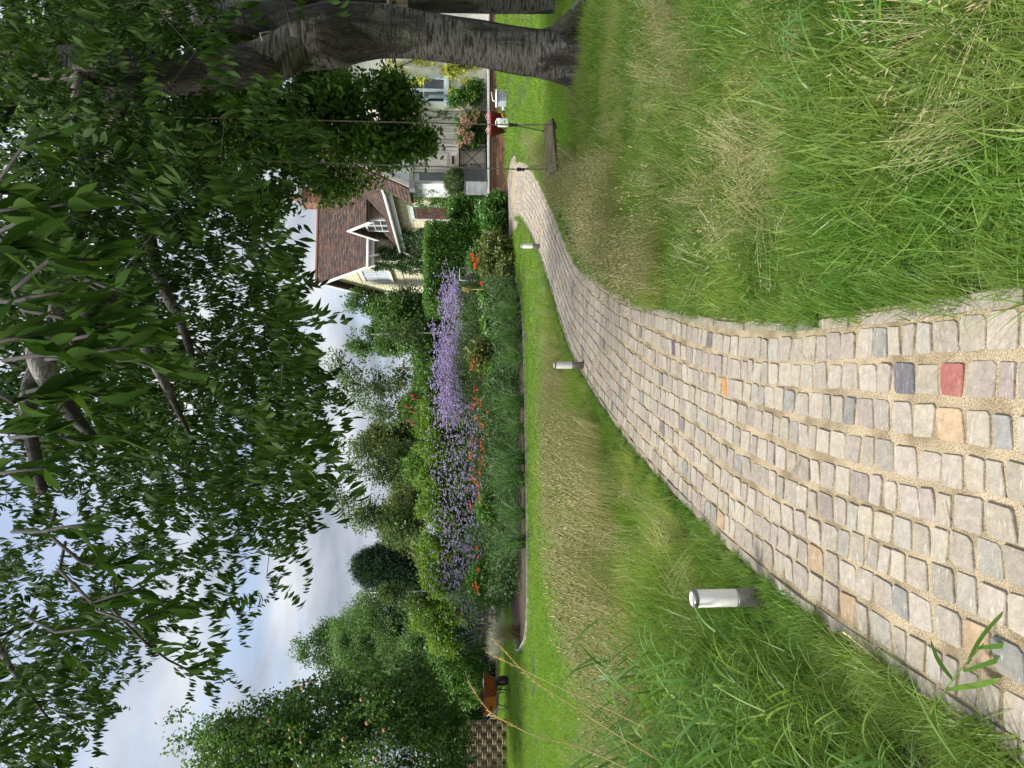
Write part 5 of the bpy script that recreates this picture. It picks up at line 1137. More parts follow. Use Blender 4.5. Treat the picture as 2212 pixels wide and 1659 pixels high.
def mound_mesh(mat, n, h, w, lean=.75, name='blades', bend=1.1, seg=5, rad=.09):
    return tuft(name, mat, n, h, w, rad, lean, bend, seg, .35)
MM = [mound_mesh(ORNB, 230, .62, .007) for _ in range(3)]
def plant(name, label, cat, dx, dy, parts, group=None, Yg=None, sc=1):
    p = on(dx, dy) if Yg is None else Vector((at(1000, dy, Yg).x, Yg, 0)); p.z = float(terr(p.x, p.y))
    r = empty(name, p, random.uniform(0, 6.28), label, cat, group); r.scale = (sc,)*3
    for pn, me in parts: tag(link(pn, me, r), kind='stuff' if len(me.polygons) > 120 else None)
    return r
for i, (dx, dy, s_, lb) in enumerate(((1128, 640, .9, 'arching grass clump at the right end of the border by the allium'), (1131, 672, 1.1, 'arching grass clump second from the right end of the border'), (1133, 725, 1.2, 'arching blue green grass mound below the purple flowers'), (1135, 775, .95, 'arching grass mound just left of the widest green mound'), (1137, 868, 1.15, 'arching grass mound in front of the right orange flowers'), (1138, 925, .85, 'small grass mound between two orange flower clumps'), (1139, 990, 1.1, 'arching grass mound in front of the brightest orange clump'), (1139, 1035, 1.2, 'arching grass mound left of the brightest orange clump'), (1140, 1110, .95, 'open grass mound in the middle left of the border edge'), (1141, 1170, 1.15, 'fine arching grass mound near the left end of the border'))):
    plant('ornamental_grass', lb, 'ornamental grass', dx - 3, dy, [('blades', MM[i % 3])], 'arching grass mounds along the front of the border', sc=s_*1.2)
def croc():
    s, f = Soup(), Soup()
    for i in range(46):
        th = random.uniform(0, 6.283); strip_blade(s, (random.gauss(0, .1), random.gauss(0, .1), 0), (math.cos(th)*.35, math.sin(th)*.35, 1), random.uniform(.45, .85), .022, random.uniform(.3, 1.3), 5)
    for i in range(7):
        th = random.uniform(0, 6.283); p, d = strip_blade(s, (random.gauss(0, .1), random.gauss(0, .1), 0), (math.cos(th)*.3, math.sin(th)*.3, 1), random.uniform(.7, .88), .006, .3, 4)
        for k in range(9):
            q = p + Vector((math.cos(th)*.022*k, math.sin(th)*.022*k, -.004*k + random.gauss(0, .012)))
            for _ in range(4):
                a = random.uniform(0, 6.283); strip_blade(f, q, (math.cos(a), math.sin(a), random.uniform(-.3, .9)), .034, .014, .2, 2)
    return s.mesh('blades', ORNY), f.mesh('flowers', ORNG)
CR = [croc() for _ in range(3)]
for i, (dy, Y, s_, lb) in enumerate(((835, 15.1, 1.0, 'crocosmia with orange flowers, the farthest right of the orange clumps'), (888, 15.0, .95, 'crocosmia clump with orange flowers behind a grass mound, second from the right'), (916, 14.8, .8, 'short crocosmia with few orange flowers near the middle of the border'), (958, 15.0, .82, 'crocosmia with sparse orange flowers just left of the short clump'), (1008, 14.9, 1.0, 'crocosmia with the densest orange flower heads'), (1045, 14.9, 1.0, 'crocosmia full of orange flowers left of the densest clump'), (1222, 15.0, .95, 'crocosmia with broad strap leaves at the left end of the border'))):
    plant('crocosmia', lb, 'flowering plant', 0, dy, [('blades', CR[i % 3][0]), ('flowers', CR[i % 3][1])], 'orange crocosmia clumps', Yg=Y, sc=s_)
haze = tuft('blades', MOUSE, 420, .5, .0035, .12, .8, .9, 4, .3)
plant('fluffy_grass', 'soft brownish fluffy grass mound at the tip of the bed', 'ornamental grass', 1122, 1365, [('blades', haze)], sc=1.15)
sil = tuft('blades', LF_GREY, 300, .42, .008, .16, .75, .6, 3, .3)
for dx, dy, Y, s_, lb in ((0, 1392, 18.6, 1.3, 'silvery white flowering mound behind the bed tip'), (0, 1370, 18.2, 1.25, 'silvery flowering mound touching the fluffy brown grass'), (0, 1405, 19.6, 1.2, 'palest silvery mound farthest left behind the bed tip')):
    plant('silver_mound', lb, 'shrub', dx, dy, [('blades', sil)], 'silvery mounds behind the bed tip', Yg=Y, sc=s_)
sage = Soup(); sagf = Soup()
for i in range(60):
    th = random.uniform(0, 6.283); p, d = strip_blade(sage, (random.gauss(0, .12), random.gauss(0, .12), 0), (math.cos(th)*.4, math.sin(th)*.4, 1), random.uniform(.6, .95), .004, .2, 3)
    for k in range(7): q = p - d*.045*k; strip_blade(sagf, q, (random.gauss(0, 1), random.gauss(0, 1), .6), .03, .012, 0, 1)
smesh = [('stems', sage.mesh('stems', LF_GREY)), ('flowers', sagf.mesh('flowers', leafmat('sage_flower', [(.20, .17, .36), (.28, .24, .44), (.34, .28, .42)], .3, .8, .1, 1.1)))]
plant('russian_sage', 'hazy lavender flowering sage left of the white rose', 'flowering plant', 0, 1320, smesh, Yg=17.4, sc=1.2)
plant('russian_sage', 'hazy lavender flowering sage just right of the silvery mounds', 'flowering plant', 0, 1350, smesh, Yg=17.8, sc=1.05)
# white flowered shrubs
def rose(lbl, dy, Y, zc, r, n, flowers, leaf=K_hedge, mat=WHTF, name='white_rose', fr=.035, fname='flower'):
    x = (829.5 - dy) / FOC * Y; z0 = float(terr(x, Y)); t = simple(lbl, 'shrub', (dy, Y), zc - z0, [(x, Y, zc, r, r*.7, r*.8, 1)], n, leaf, name=name, nb=8, r=.015, thr=-.3)
    s = Soup()
    for k in range(3):
        for j in range(8): a = j*.785 + k*.4; strip_blade(s, (0, 0, .002*k), (math.cos(a), math.sin(a), .25 + .5*k), fr*(1-.2*k), fr*.7, .5, 2)
    me = s.mesh(fname, mat)
    for i in range(flowers):
        a = random.uniform(0, 6.283); e = random.uniform(-.4, 1.2); p = Vector((x + r*1.02*math.cos(a)*math.cos(e), Y - abs(r*.72*math.sin(a)*math.cos(e)) - .03, zc + r*.8*math.sin(e))); o = link(fname, me, t, tuple(p - t.location)); o.rotation_euler = (random.uniform(.3, 1.2), random.uniform(-.5, .5), random.uniform(0, 6)); s_ = random.uniform(.8, 1.5); o.scale = (s_,)*3
    return t
rose('dark leaved rose with large white blooms at the left end of the verbena', 1262, 15.8, .78, .52, 800, 6, fr=.055)
rose('white flowered rose low in the border, above the widest grass mound', 700, 15.2, .62, .3, 260, 7)
rose('white flowered rose low among the stems left of the widest grass mound', 815, 15.1, .6, .26, 220, 5)
rose('small white flowered shrub near the right end of the border', 650, 15.4, .8, .2, 150, 3)
rose('white flowered rose in the border left of the orange clumps', 1100, 15.2, .75, .28, 200, 3)
rose('olive leaved little shrub with two white blooms below the purple haze', 770, 15.5, .85, .25, 260, 2, K_olive)
rose('pink hydrangea bush with large faded flower heads beside the bistro table', 283, 18.0, 1.05, .42, 380, 0, K_wist, name='hydrangea')
# big mophead flowers of the hydrangea, pink and faded buff
PNK = leafmat('pink_petal', [(.62, .27, .36), (.70, .38, .45), (.55, .22, .30)], .3, .8, .1, 1.1); BUF = leafmat('buff_petal', [(.50, .36, .22), (.58, .44, .28), (.44, .30, .2)], .3, .8, .1, 1.1)
hyd = [o for o in scene.objects if o.name.startswith('hydrangea')][0]
def mop(mat, nm):
    s = Soup()
    for i in range(70):
        d = Vector((random.gauss(0, 1), random.gauss(0, 1), random.gauss(0, 1))).normalized()
        for k in range(2): strip_blade(s, d*.075, (d + Vector((random.gauss(0, 1), random.gauss(0, 1), random.gauss(0, 1)))*.8), .026, .026, 0, 1)
    return s.mesh(nm, mat)
mp_, mb_ = mop(PNK, 'flower_head'), mop(BUF, 'flower_head')
for dx, dy, me in ((995, 283, mp_), (1008, 303, mp_), (990, 310, mb_), (1016, 292, mb_), (1003, 262, mp_), (1000, 250, mb_), (1022, 258, mb_), (1028, 245, mb_), (1010, 268, mb_)):
    p = at(dx, dy, 17.66); o = link('flower_head', me, hyd, tuple(p - hyd.location)); o.scale = (1.25,)*3
# feathery bush with orange dahlias and the low bush by the fork
simple('pale feathery green bush at the right end of the border by the path', 'shrub', (560, 15.9), .7, [pb(1075, 560, 15.9, 28, 40, .35), pb(1090, 590, 15.6, 20, 26, .3), pb(1062, 535, 16.2, 20, 25, .3)], 800, K_olive, name='feathery_bush', nb=20, r=.02, thr=-.3)
dah = simple('orange dahlia with a cluster of vivid blooms behind the feathery bush', 'flowering plant', (563, 16.3), .95, [pb(1050, 560, 16.3, 24, 26, .25)], 260, K_mid, name='orange_dahlia', nb=12, r=.012)
s = Soup()
for k in range(3):
    for j in range(12): a = j*.52 + k*.3; strip_blade(s, (0, 0, .003*k), (math.cos(a), math.sin(a), .2 + .6*k), .05*(1-.2*k), .018, .3, 2)
dm = s.mesh('flower', ORNG)
for dx, dy in ((1022, 560), (1030, 566), (1026, 572), (1020, 551), (1033, 560), (1027, 578), (1036, 549), (1044, 553), (1040, 612), (1048, 590)):
    o = link('flower', dm, dah, tuple(at(dx, dy, 15.9) - dah.location)); o.rotation_euler = (random.uniform(.5, 1.4), random.uniform(-.6, .6), 0); o.scale = (1.2,)*3
al = empty('allium', (at(1000, 625, 15.3).x, 15.3, .1), 0, 'tall dried golden allium globe at the right end of the verbena', 'flower')
s = Soup(); zt = at(1006, 625, 15.3).z - .1
for i in range(260): d = Vector((random.gauss(0, 1), random.gauss(0, 1), random.gauss(0, 1))).normalized(); strip_blade(s, d*.03 + Vector((0, 0, zt)), d, .075, .006, 0, 1)
GOLD = leafmat('dried_gold', [(.42, .33, .12), (.50, .42, .2), (.36, .30, .12)], .3, .7, .2)
tag(s.mesh('head', GOLD) and link('head', bpy.data.meshes['head'], al), kind='stuff'); MB().tube([(0, 0, 0), (.01, 0, zt*.5), (0, 0, zt)], [.012, .009, .007], 6).build('stem', GOLD, al)

# ================================================================== GARDEN OBJECTS
STEEL = plain('brushed_steel', (.25, .235, .225), .42, (.16, .15, .14), 20, metal=.7, stretch=(1, 1, 14))
STEELD = plain('cap_steel', (.25, .25, .26), .35, (.2, .2, .2), 10, metal=.8)
def opal():
    m, nt = new_mat('opal_diffuser'); bs = N(nt, 'ShaderNodeBsdfPrincipled'); bs.inputs['Base Color'].default_value = (.74, .73, .70, 1); bs.inputs['Roughness'].default_value = .35; bs.inputs['Subsurface Weight'].default_value = .3; bs.inputs['Subsurface Radius'].default_value = (.02, .02, .02); finish(nt, bs.outputs[0]); return m
OPAL = opal()
def bollard(p, lbl, tilt=0):
    r = empty('bollard_light', p, 0, lbl, 'bollard light', 'bollard lights beside the path')
    MB().lathe([(.0385, -.05), (.0385, .132), (.037, .134)], n=28).build('base', STEEL, r)
    MB().lathe([(.0365, .134), (.0372, .14), (.0372, .305), (.0365, .308)], n=28).build('diffuser', OPAL, r)
    MB().lathe([(.0385, .308), (.0392, .312), (.0392, .322), (.037, .326), (.02, .327)], n=28).build('cap', STEELD, r)
    MB().lathe([(.030, .3272), (.028, .3285), (.01, .329)], n=20).build('solar_disc', OPAL, r); return r
b1 = on(1662, 1279); bollard((b1.x - .03, b1.y + .03, 0), 'nearest cylindrical steel and opal bollard light at the path edge')
b2_ = on(1262, 789); bollard((b2_.x, b2_.y, 0), 'steel and opal bollard light in long grass halfway along the path')
b3 = on(1167, 532); bollard((b3.x, b3.y, 0), 'farthest bollard light standing near the fork of the path')
# ---- swing
ROPE = plain('swing_rope', (.26, .23, .17), .9, (.14, .12, .09), 40, .002, bscale=90)
def rope(m, a, b, r=.007, strands=2, pitch=.045):
    a, b = Vector(a), Vector(b); d = (b - a); L = d.length; d.normalize(); s1 = d.cross(Vector((0, 1, .1))).normalized(); s2 = d.cross(s1); k = max(6, int(L / pitch * 4))
    for st in range(strands):
        m.tube([a + d*L*i/k + (s1*math.cos(2*math.pi*i/4 + st*math.pi*2/strands) + s2*math.sin(2*math.pi*i/4 + st*math.pi*2/strands)) * r*.55 for i in range(k+1)], r*.72, 5)
sw = empty('tree_swing', (0, 0, 0), 0, 'weathered wooden plank swing hanging on two long ropes from the cherry tree', 'swing')
SY = 7.7
cR, cL = at(1186, 272, SY+.08), at(1194, 366, SY-.08)
mid = (cR + cL) / 2; sw.location = mid; ax = (cR - cL).normalized(); seat_n = Vector((0, -.62, 1)).normalized(); seat_d = ax.cross(seat_n).normalized(); seat_n = seat_d.cross(ax).normalized()
if seat_n.z < 0: seat_n = -seat_n
WOODS = plain('weathered_seat_wood', (.20, .18, .095), .8, (.09, .08, .045), 4, .003, stretch=(1.2, 10, 10))
Lh = (cR - cL).length / 2 + .045
m = MB(); obox(m, Vector((0, 0, 0)), ax, seat_d, seat_n, -Lh, Lh, -.08, .08, -.017, .017); m.build('seat', WOODS, sw)
for s_ in (-1, 1):
    m = MB(); obox(m, Vector((0, 0, 0)), ax, seat_d, seat_n, s_*(Lh-.08)-.035, s_*(Lh-.08)+.035, -.082, .082, -.042, -.017); m.build('cleat', WOODS, sw)
for dyk, dyt, xt, s_ in ((270, 252, 340, 1), (366, 338, 268, -1)):
    kn = at(1108 if s_ > 0 else 1125, dyk, SY); top = at(xt, dyt, SY - .02 + (0 if s_ > 0 else .02)); m = MB(); rope(m, kn - mid, top - mid)
    e = top + Vector((0, 0, .02)); 
    if s_ > 0: rope(m, top - mid, at(262, 290, SY) - mid, .006); rope(m, top - mid, at(262, 240, SY+.05) - mid, .006)
    else: rope(m, top - mid, at(258, 338, SY+.05) - mid, .006)
    for q in (-.055, .055): rope(m, kn - mid, ax*s_*(Lh-.08) + seat_d*q*1.2 + seat_n*.02, .0065)
    m.build('rope', ROPE, sw)
    m = MB(); z = (kn - mid); m.lathe([(.013, -.04), (.02, -.035), (.02, -.02), (.013, -.016), (.013, -.004), (.02, 0), (.02, .016), (.015, .02), (.022, .026), (.022, .04), (.012, .044)], z, 12); m.build('rope_clamp', MATS['wire_black'], sw)
    m = MB()
    for j in range(4): m.tube([tuple(at(250, (262 if s_ > 0 else 336) + j*5, SY).lerp(at(250, (262 if s_ > 0 else 336) + j*5, SY), 0) - mid + Vector((0, .1*math.cos(a), .1*math.sin(a)))) for a in np.linspace(0, 6.283, 14)], .006, 5)
    m.build('rope_lashing', ROPE, sw)
# ---- wheelbarrow
wb0 = at(1100, 1500, 16.9); wb = empty('wheelbarrow', (wb0.x, 16.9, float(terr(wb0.x, 16.9))), R(-38), 'orange wheelbarrow on the far lawn, loaded with a red crate', 'wheelbarrow')
ORG = plain('orange_enamel', (.66, .17, .035), .45, (.50, .12, .03), 6); TUB = plain('barrow_tube', (.12, .13, .13), .5, metal=.4); RUB = plain('black_rubber', (.02, .02, .02), .8)
def hopper(m, b, t, zb, zt):
    (bx0, bx1, by), (tx0, tx1, ty) = b, t; th = .012
    o = [Vector((bx0, -by, zb)), Vector((bx1, -by, zb)), Vector((bx1, by, zb)), Vector((bx0, by, zb)), Vector((tx0, -ty, zt)), Vector((tx1, -ty, zt)), Vector((tx1, ty, zt)), Vector((tx0, ty, zt))]
    i = [q.lerp(Vector((0, 0, q.z)), .04) + Vector((0, 0, .012 if k < 4 else 0)) for k, q in enumerate(o)]; vs = o + i
    fs = [(3, 2, 1, 0)] + [(a, (a+1) % 4, 4+(a+1) % 4, 4+a) for a in range(4)] + [(8, 9, 10, 11)] + [(8+(a+1) % 4, 8+a, 12+a, 12+(a+1) % 4) for a in range(4)] + [(4+a, 4+(a+1) % 4, 12+(a+1) % 4, 12+a) for a in range(4)]
    m.add(vs, fs)
m = MB(); hopper(m, (-.28, .30, .20), (-.42, .50, .32), .30, .58); m.build('tray', ORG, wb)
m = MB()
m.tube([(-.42, -.32, .585), (.50, -.32, .585), (.52, -.3, .585), (.52, .3, .585), (.50, .32, .585), (-.42, .32, .585), (-.44, .3, .585), (-.44, -.3, .585), (-.42, -.32, .585)], .014, 6); m.build('tray_rim', TUB, wb)
for s_ in (-1, 1): 
    m = MB(); m.tube([(-.85, s_*.27, .52), (-.45, s_*.24, .34), (-.28, s_*.2, .27), (.3, s_*.15, .25), (.58, s_*.08, .16)], .016, 7); m.build('frame_tube', TUB, wb)
    m = MB(); m.tube([(-.9, s_*.275, .545), (-.78, s_*.265, .485)], .022, 8); m.build('handle_grip', plain('worn_grip', (.42, .2, .12), .7), wb)
    m = MB(); m.tube([(-.30, s_*.2, .27), (-.30, s_*.23, .015), (-.2, s_*.23, .012), (-.1, s_*.18, .26)], .014, 6); m.build('leg', TUB, wb)
m = MB(); m.tube([(.60, 0, .16), (.28, 0, .42)], .012, 6); m.tube([(.40, -.3, .58), (.50, -.1, .20)], .016, 6); m.tube([(.40, .3, .58), (.50, .1, .20)], .016, 6); tag(m.build('strut', TUB, wb), kind='stuff')
wh = MB(); rr_ = [(.10, -.035), (.15, -.045), (.17, -.03), (.175, 0), (.17, .03), (.15, .045), (.10, .035)]; wh.lathe(rr_, n=24); w_ = wh.build('tyre', RUB, wb, (.62, 0, .175)); w_.rotation_euler = (R(90), 0, 0)
w2 = MB().lathe([(.03, -.04), (.10, -.03), (.10, .03), (.03, .04)], n=20).build('hub', plain('barrow_hub', (.35, .08, .05), .6), wb, (.62, 0, .175)); w2.rotation_euler = (R(90), 0, 0)
cr = empty('crate', (wb.location.x - .12, 16.88, wb.location.z + .40), R(8), 'dark red plastic crate riding in the wheelbarrow', 'crate'); m = MB(); hopper(m, (-.2, .2, .14), (-.23, .23, .17), 0, .25); m.build('body', plain('dark_red_plastic', (.20, .02, .03), .5), cr)
pt = empty('plastic_tub', (wb.location.x + .28, 16.9, wb.location.z + .42), 0, 'white plastic tub in the wheelbarrow beside the red crate', 'tub'); MB().lathe([(.07, 0), (.09, .16), (.095, .165), (.095, .19), (.085, .19), (.08, .02)], n=18).build('body', WHITE, pt)
# ---- woven hurdle
h0 = on(1090, 1557); h0 = Vector(((829.5-1557)/FOC*17.2, 17.2, .22)); hu = empty('hurdle_fence', h0, R(6), 'woven willow hurdle fence panel at the far left behind the lawn', 'fence')
WIL = plain('willow_rods', (.40, .31, .21), .85, (.22, .16, .11), 5, .006, stretch=(1, 6, 30)); STK = plain('hurdle_stake', (.13, .10, .075), .9)
HL = 2.1
for i in range(14): m = MB(); m.tube([(-.02 - i*.16, 0, -.05), (-.02 - i*.16, 0, (1.24 if i == 0 else 1.12) + random.uniform(0, .06))], .018 if i % 13 else .026, 6); m.build('stake', STK, hu)
for r_ in range(9):
    for k_ in range(3):
        m = MB(); z = .04 + r_*.122 + k_*.036; ph = math.pi * (r_ % 2); pts = [(-x_, .027 * math.cos(x_/.16*math.pi + ph) , z + random.uniform(-.005, .005)) for x_ in np.linspace(-.02, HL, 54)]; m.tube(pts, .0195, 5); m.build('willow_band', WIL, hu)
# ---- things on the terrace and on the grass before it
IRON = plain('dark_iron', (.025, .024, .024), .5, metal=.5)
def frame_x(name_root, lbl, x, y, w, d, h, top=True):
    r = empty('bistro_table', (x, y, TZ), R(4), lbl, 'table')
    for s_ in (-1, 1):
        for a, b in (((-w/2+.03, 0), (w/2-.08, h-.03)), ((w/2-.03, 0), (-w/2+.08, h-.03))):
            m = MB(); m.tube([(a[0], s_*d*.4, a[1]), (b[0], s_*d*.4, b[1])], .011, 6); m.build('leg', IRON, r)
    for x_ in (-w/2+.05, w/2-.05): m = MB(); m.tube([(x_, -d*.4, .02), (x_, d*.4, .02)], .009, 6); m.build('foot_bar', IRON, r)
    m = MB(); m.box((0, 0, h-.035), (w-.04, d-.04, .02)); m.build('top_frame', IRON, r)
    for i in range(7): m = MB(); m.box((0, -d/2 + d/7*(i+.5), h-.012), (w, d/7-.012, .02)); m.build('slat', plain('pale_slat', (.42, .38, .33), .8, (.33, .3, .26), 6), r)
    return r
tx = (829.5 - 349) / FOC * 18.1
frame_x('t', 'folding bistro table with crossed black legs on the terrace', tx, 18.1, .78, .5, .73)
ch_x = (829.5 - 245) / FOC * 18.05; bc = empty('bistro_chair', (ch_x, 18.05, TZ), R(-6), 'folding black bistro chair standing right of the table', 'chair')
for s_ in (-1, 1):
    m = MB(); m.tube([(-.24, s_*.19, 0), (-.05, s_*.19, .30), (.24, s_*.19, .88)], .010, 6); m.build('leg', IRON, bc)
    m = MB(); m.tube([(.26, s_*.17, 0), (-.22, s_*.17, .45)], .010, 6); m.build('leg', IRON, bc)
for i in range(5): m = MB(); m.box((-.17 + i*.085, 0, .46), (.07, .38, .016)); m.build('seat_slat', MATS['pale_slat'], bc)
for z in (.86, .78): m = MB(); m.box((.20 + (z-.78)*.5, 0, z), (.016, .4, .045)); m.build('back_slat', IRON, bc)
pc = empty('bistro_chair', (tx - .30, 17.95, TZ), R(95), 'pale backed folding chair tucked against the bistro table', 'chair')
for s_ in (-1, 1):
    m = MB(); m.tube([(-.05, s_*.18, 0), (.1, s_*.18, .82)], .009, 6); m.build('leg', IRON, pc); m = MB(); m.tube([(.2, s_*.16, 0), (-.1, s_*.16, .45)], .009, 6); m.build('leg', IRON, pc)
m = MB(); m.box((.10, 0, .76), (.016, .40, .13)); m.build('back_slat', MATS['pale_slat'], pc); m = MB(); m.box((.0, 0, .45), (.26, .36, .016)); m.build('seat', MATS['pale_slat'], pc)
pl = empty('lead_planter', ((829.5-393)/FOC*17.9, 17.9, TZ), R(32), 'square dark lead planter on the end of the terrace', 'planter')
m = MB(); m.box((0, 0, .27), (.46, .46, .54)); m.build('body', LEAD, pl); m = MB(); m.box((-.234, 0, .27), (.008, .44, .52)); m.build('lit_face', LEAD_LIT, pl)  # paler sheet over one face: its brighter lighting is painted on
m = MB()
for a_, b_, s1, s2 in ((0, -.22, .5, .05), (0, .22, .5, .05), (-.22, 0, .05, .4), (.22, 0, .05, .4)): m.box((a_, b_, .552), (s1, s2, .026))
tag(m.build('rim', LEAD, pl), kind='stuff'); m = MB(); m.box((0, 0, .545), (.4, .4, .01)); m.build('soil', BARK, pl)
bxp = pl.location + Vector((0, 0, .8)); bx = empty('box_ball', pl.location + Vector((0, 0, .55)), 0, 'clipped round box shrub growing in the lead planter', 'shrub')
LF_BOX = leafmat('box_leaf', [(.04, .07, .018), (.06, .10, .025), (.09, .13, .035)], .2, .4, .35); K_box = clumps('box_leaves', LF_BOX, .028, .016, 22, .07)
d = rng.normal(0, 1, (520, 3)); d /= np.linalg.norm(d, axis=1)[:, None]; P = np.array(bxp) + d * np.array([.31, .31, .27]) * (rng.uniform(.5, 1, (520, 1)) ** .3); scatter('foliage', K_box, P, parent=bx, origin=bx.location, rot=rng.uniform(-3, 3, (520, 3)))
m = MB(); m.tube([(0, 0, 0), (0, 0, .2)], .015, 6); m.build('stem', BARK_GREY, bx)
gz = lambda x, y: float(terr(x, y))
bkx = (829.5-267)/FOC*16.9; bk = empty('red_bucket', (bkx, 16.9, gz(bkx, 16.9)), R(20), 'big red flexible garden bucket with rope handles on the lawn', 'bucket')
REDP = plain('red_rubber', (.24, .018, .025), .45, (.17, .012, .018), 5)
MB().lathe([(.19, 0), (.30, .36), (.31, .365), (.31, .375), (.292, .375), (.18, .015)], n=28).build('body', REDP, bk)
for s_ in (-1, 1): m = MB(); m.tube([(s_*.16, -.12*0 + s_*0 - .1, .37), (s_*.2, -.13, .44), (s_*.2, .0, .48), (s_*.2, .13, .44), (s_*.16, .1, .37)], .010, 6); m.build('handle', plain('pink_rope', (.45, .25, .25), .8), bk)
jx = (829.5-264)/FOC*16.4; jc = empty('jerrycan', (jx, 16.4, gz(jx, 16.4)), R(-8), 'white plastic jerrycan with yellow label in front of the red bucket', 'container')
m = MB(); m.box((0, 0, .125), (.19, .12, .25), bev=.02); m.build('body', plain('white_plastic', (.75, .77, .76), .4), jc)
m = MB(); m.tube([(-.05, 0, .245), (-.06, 0, .29), (.03, 0, .295), (.05, 0, .25)], .014, 8); m.build('handle', MATS['white_plastic'], jc); MB().lathe([(.022, 0), (.022, .03)], (.07, 0, .248), 14).build('cap', MATS['white_plastic'], jc)
m = MB(); m.box((-.01, -.0625, .14), (.11, .003, .13)); lb_ = m.build('paper_label', plain('label_paper', (.70, .72, .66), .6, (.55, .60, .45), 14), jc)
m = MB(); m.box((-.03, -.066, .17), (.05, .003, .035)); m.build('yellow_mark', plain('label_yellow', (.62, .58, .08), .6), lb_); m = MB(); m.box((.005, -.066, .105), (.07, .003, .012)); m.build('print_line', plain('label_ink', (.12, .12, .12), .6), lb_)
cx_ = (829.5-212)/FOC*16.3; cd = empty('lidded_caddy', (cx_, 16.3, gz(cx_, 16.3)), R(12), 'grey lidded food caddy with white lid on the lawn', 'caddy')
m = MB(); m.box((0, 0, .11), (.30, .22, .22), bev=.02); m.build('body', plain('grey_plastic', (.40, .46, .50), .5, (.34, .40, .44), 6), cd); m = MB(); m.box((0, 0, .24), (.34, .25, .04), bev=.015); m.build('lid', plain('white_lid', (.72, .75, .75), .45), cd)
m = MB(); m.tube([(-.17, -.1, .23), (-.12, -.1, .33), (.1, -.1, .36)], .012, 6); m.build('handle', MATS['white_lid'], cd)
m = MB(); m.box((.04, -.113, .12), (.15, .003, .11)); m.build('picture_label', plain('blue_label', (.25, .42, .52), .5, (.5, .2, .2), 16), cd)
ox = (829.5-240)/FOC*16.5; sp = empty('sprayer', (ox, 16.5, gz(ox, 16.5) + .02), R(-10), 'small black and orange pump sprayer lying between bucket and caddy', 'sprayer')
m = MB(); m.tube([(.02, 0, .05), (.16, 0, .055), (.2, 0, .05)], [.05, .05, .02], 12); m.build('bottle', plain('clear_grey_plastic', (.32, .36, .40), .3), sp); m = MB(); m.tube([(-.03, 0, .05), (.02, 0, .05)], .034, 10); m.build('collar', RUB, sp); m = MB(); m.tube([(-.12, 0, .03), (-.10, 0, .08), (-.06, 0, .09), (-.03, 0, .05)], .016, 8); m.build('trigger', plain('orange_plastic', (.65, .26, .03), .45), sp)
# ---- hose reel
rx = (829.5-588)/FOC*16.7; hrl = empty('hose_reel', (rx, 16.7, gz(rx, 16.7)), R(25), 'hose reel cart with pale handle behind the orange dahlias', 'hose reel')
m = MB(); m.tube([(-.17, .1, .1), (-.17, .1, 1.12), (-.15, .1, 1.16), (.15, .1, 1.16), (.17, .1, 1.12), (.17, .1, .1)], .014, 8); m.build('handle', plain('pale_tube', (.55, .56, .56), .4, metal=.4), hrl)
for s_ in (-1, 1): o = MB().lathe([(.03, -.012), (.2, -.012), (.21, 0), (.2, .012), (.03, .012)], n=26).build('side_disc', RUB, hrl, (s_*.17, 0, .84)); o.rotation_euler = (0, R(90), 0)
m = MB()
for i in range(9): m.tube([(-.13 + i*.032, .15*math.cos(a), .84 + .15*math.sin(a)) for a in np.linspace(0, 6.283, 18)], .016, 5)
tag(m.build('hose', plain('dark_hose', (.03, .03, .035), .5), hrl), kind='stuff')
m = MB(); m.tube([(-.14, .17*math.cos(a), .84 + .17*math.sin(a)) for a in np.linspace(0, 6.283, 20)], .012, 6); m.build('yellow_hose', plain('yellow_hose', (.60, .38, .04), .5), hrl)
m = MB(); m.box((0, 0, .35), (.3, .2, .5)); m.build('stand', RUB, hrl)

# ================================================================== NEAR GRASSES
def reed(h=.85, leaves=5, mat=None, w=.014, L=.34):
    s = Soup(); th = random.uniform(-.6, .6); p, d = Vector((0, 0, 0)), Vector((.30 + random.uniform(-.1, .25), random.uniform(-.15, .15), 1)).normalized(); seg = 7; pts = [p.copy()]
    vs = []
    for k in range(seg + 1):
        hw = .0022 * (1 - k/seg*.6); vs += [tuple(p + Vector((-hw, 0, 0))), tuple(p + Vector((hw, 0, 0)))]; pts.append(p.copy()); d = (d + Vector((.05, 0, -.03))).normalized(); p = p + d * h/seg
    s.add(vs, [(2*k, 2*k+1, 2*k+3, 2*k+2) for k in range(seg)])
    for i in range(leaves):
        q = pts[min(seg, 1 + i + random.randint(0, 1))]; az = random.choice([0, math.pi]) + random.gauss(0, .5)
        strip_blade(s, q, (math.cos(az)*.7, math.sin(az)*.7, 1.0), L * random.uniform(.6, 1.15), w * random.uniform(.7, 1.2), random.uniform(.6, 2.2), 7, side=Vector((random.gauss(0, .4), 1, 0)))
    return s.mesh('reed', mat or BLUEG)
G_reed = nodes_for([reed() for _ in range(9)]); G_reedg = nodes_for([reed(.6, 5, LUSH, .009, .3) for _ in range(6)])
q = mask(rand_in_poly([(-1.12, 1.7), (-1.2, 3.0), (-1.5, 4.0), (-3.6, 4.9), (-3.4, 1.7)], 620), .1); k = .55 + .5 * ss(.7, 1.5, pathdist(q)); scatter('tall_grass', G_reed, lift(q), rot=np.stack([rng.normal(0, .15, len(q)), rng.normal(.1, .15, len(q)), rng.normal(0, .7, len(q))], 1), scl=k * rng.uniform(.75, 1.1, len(q)))
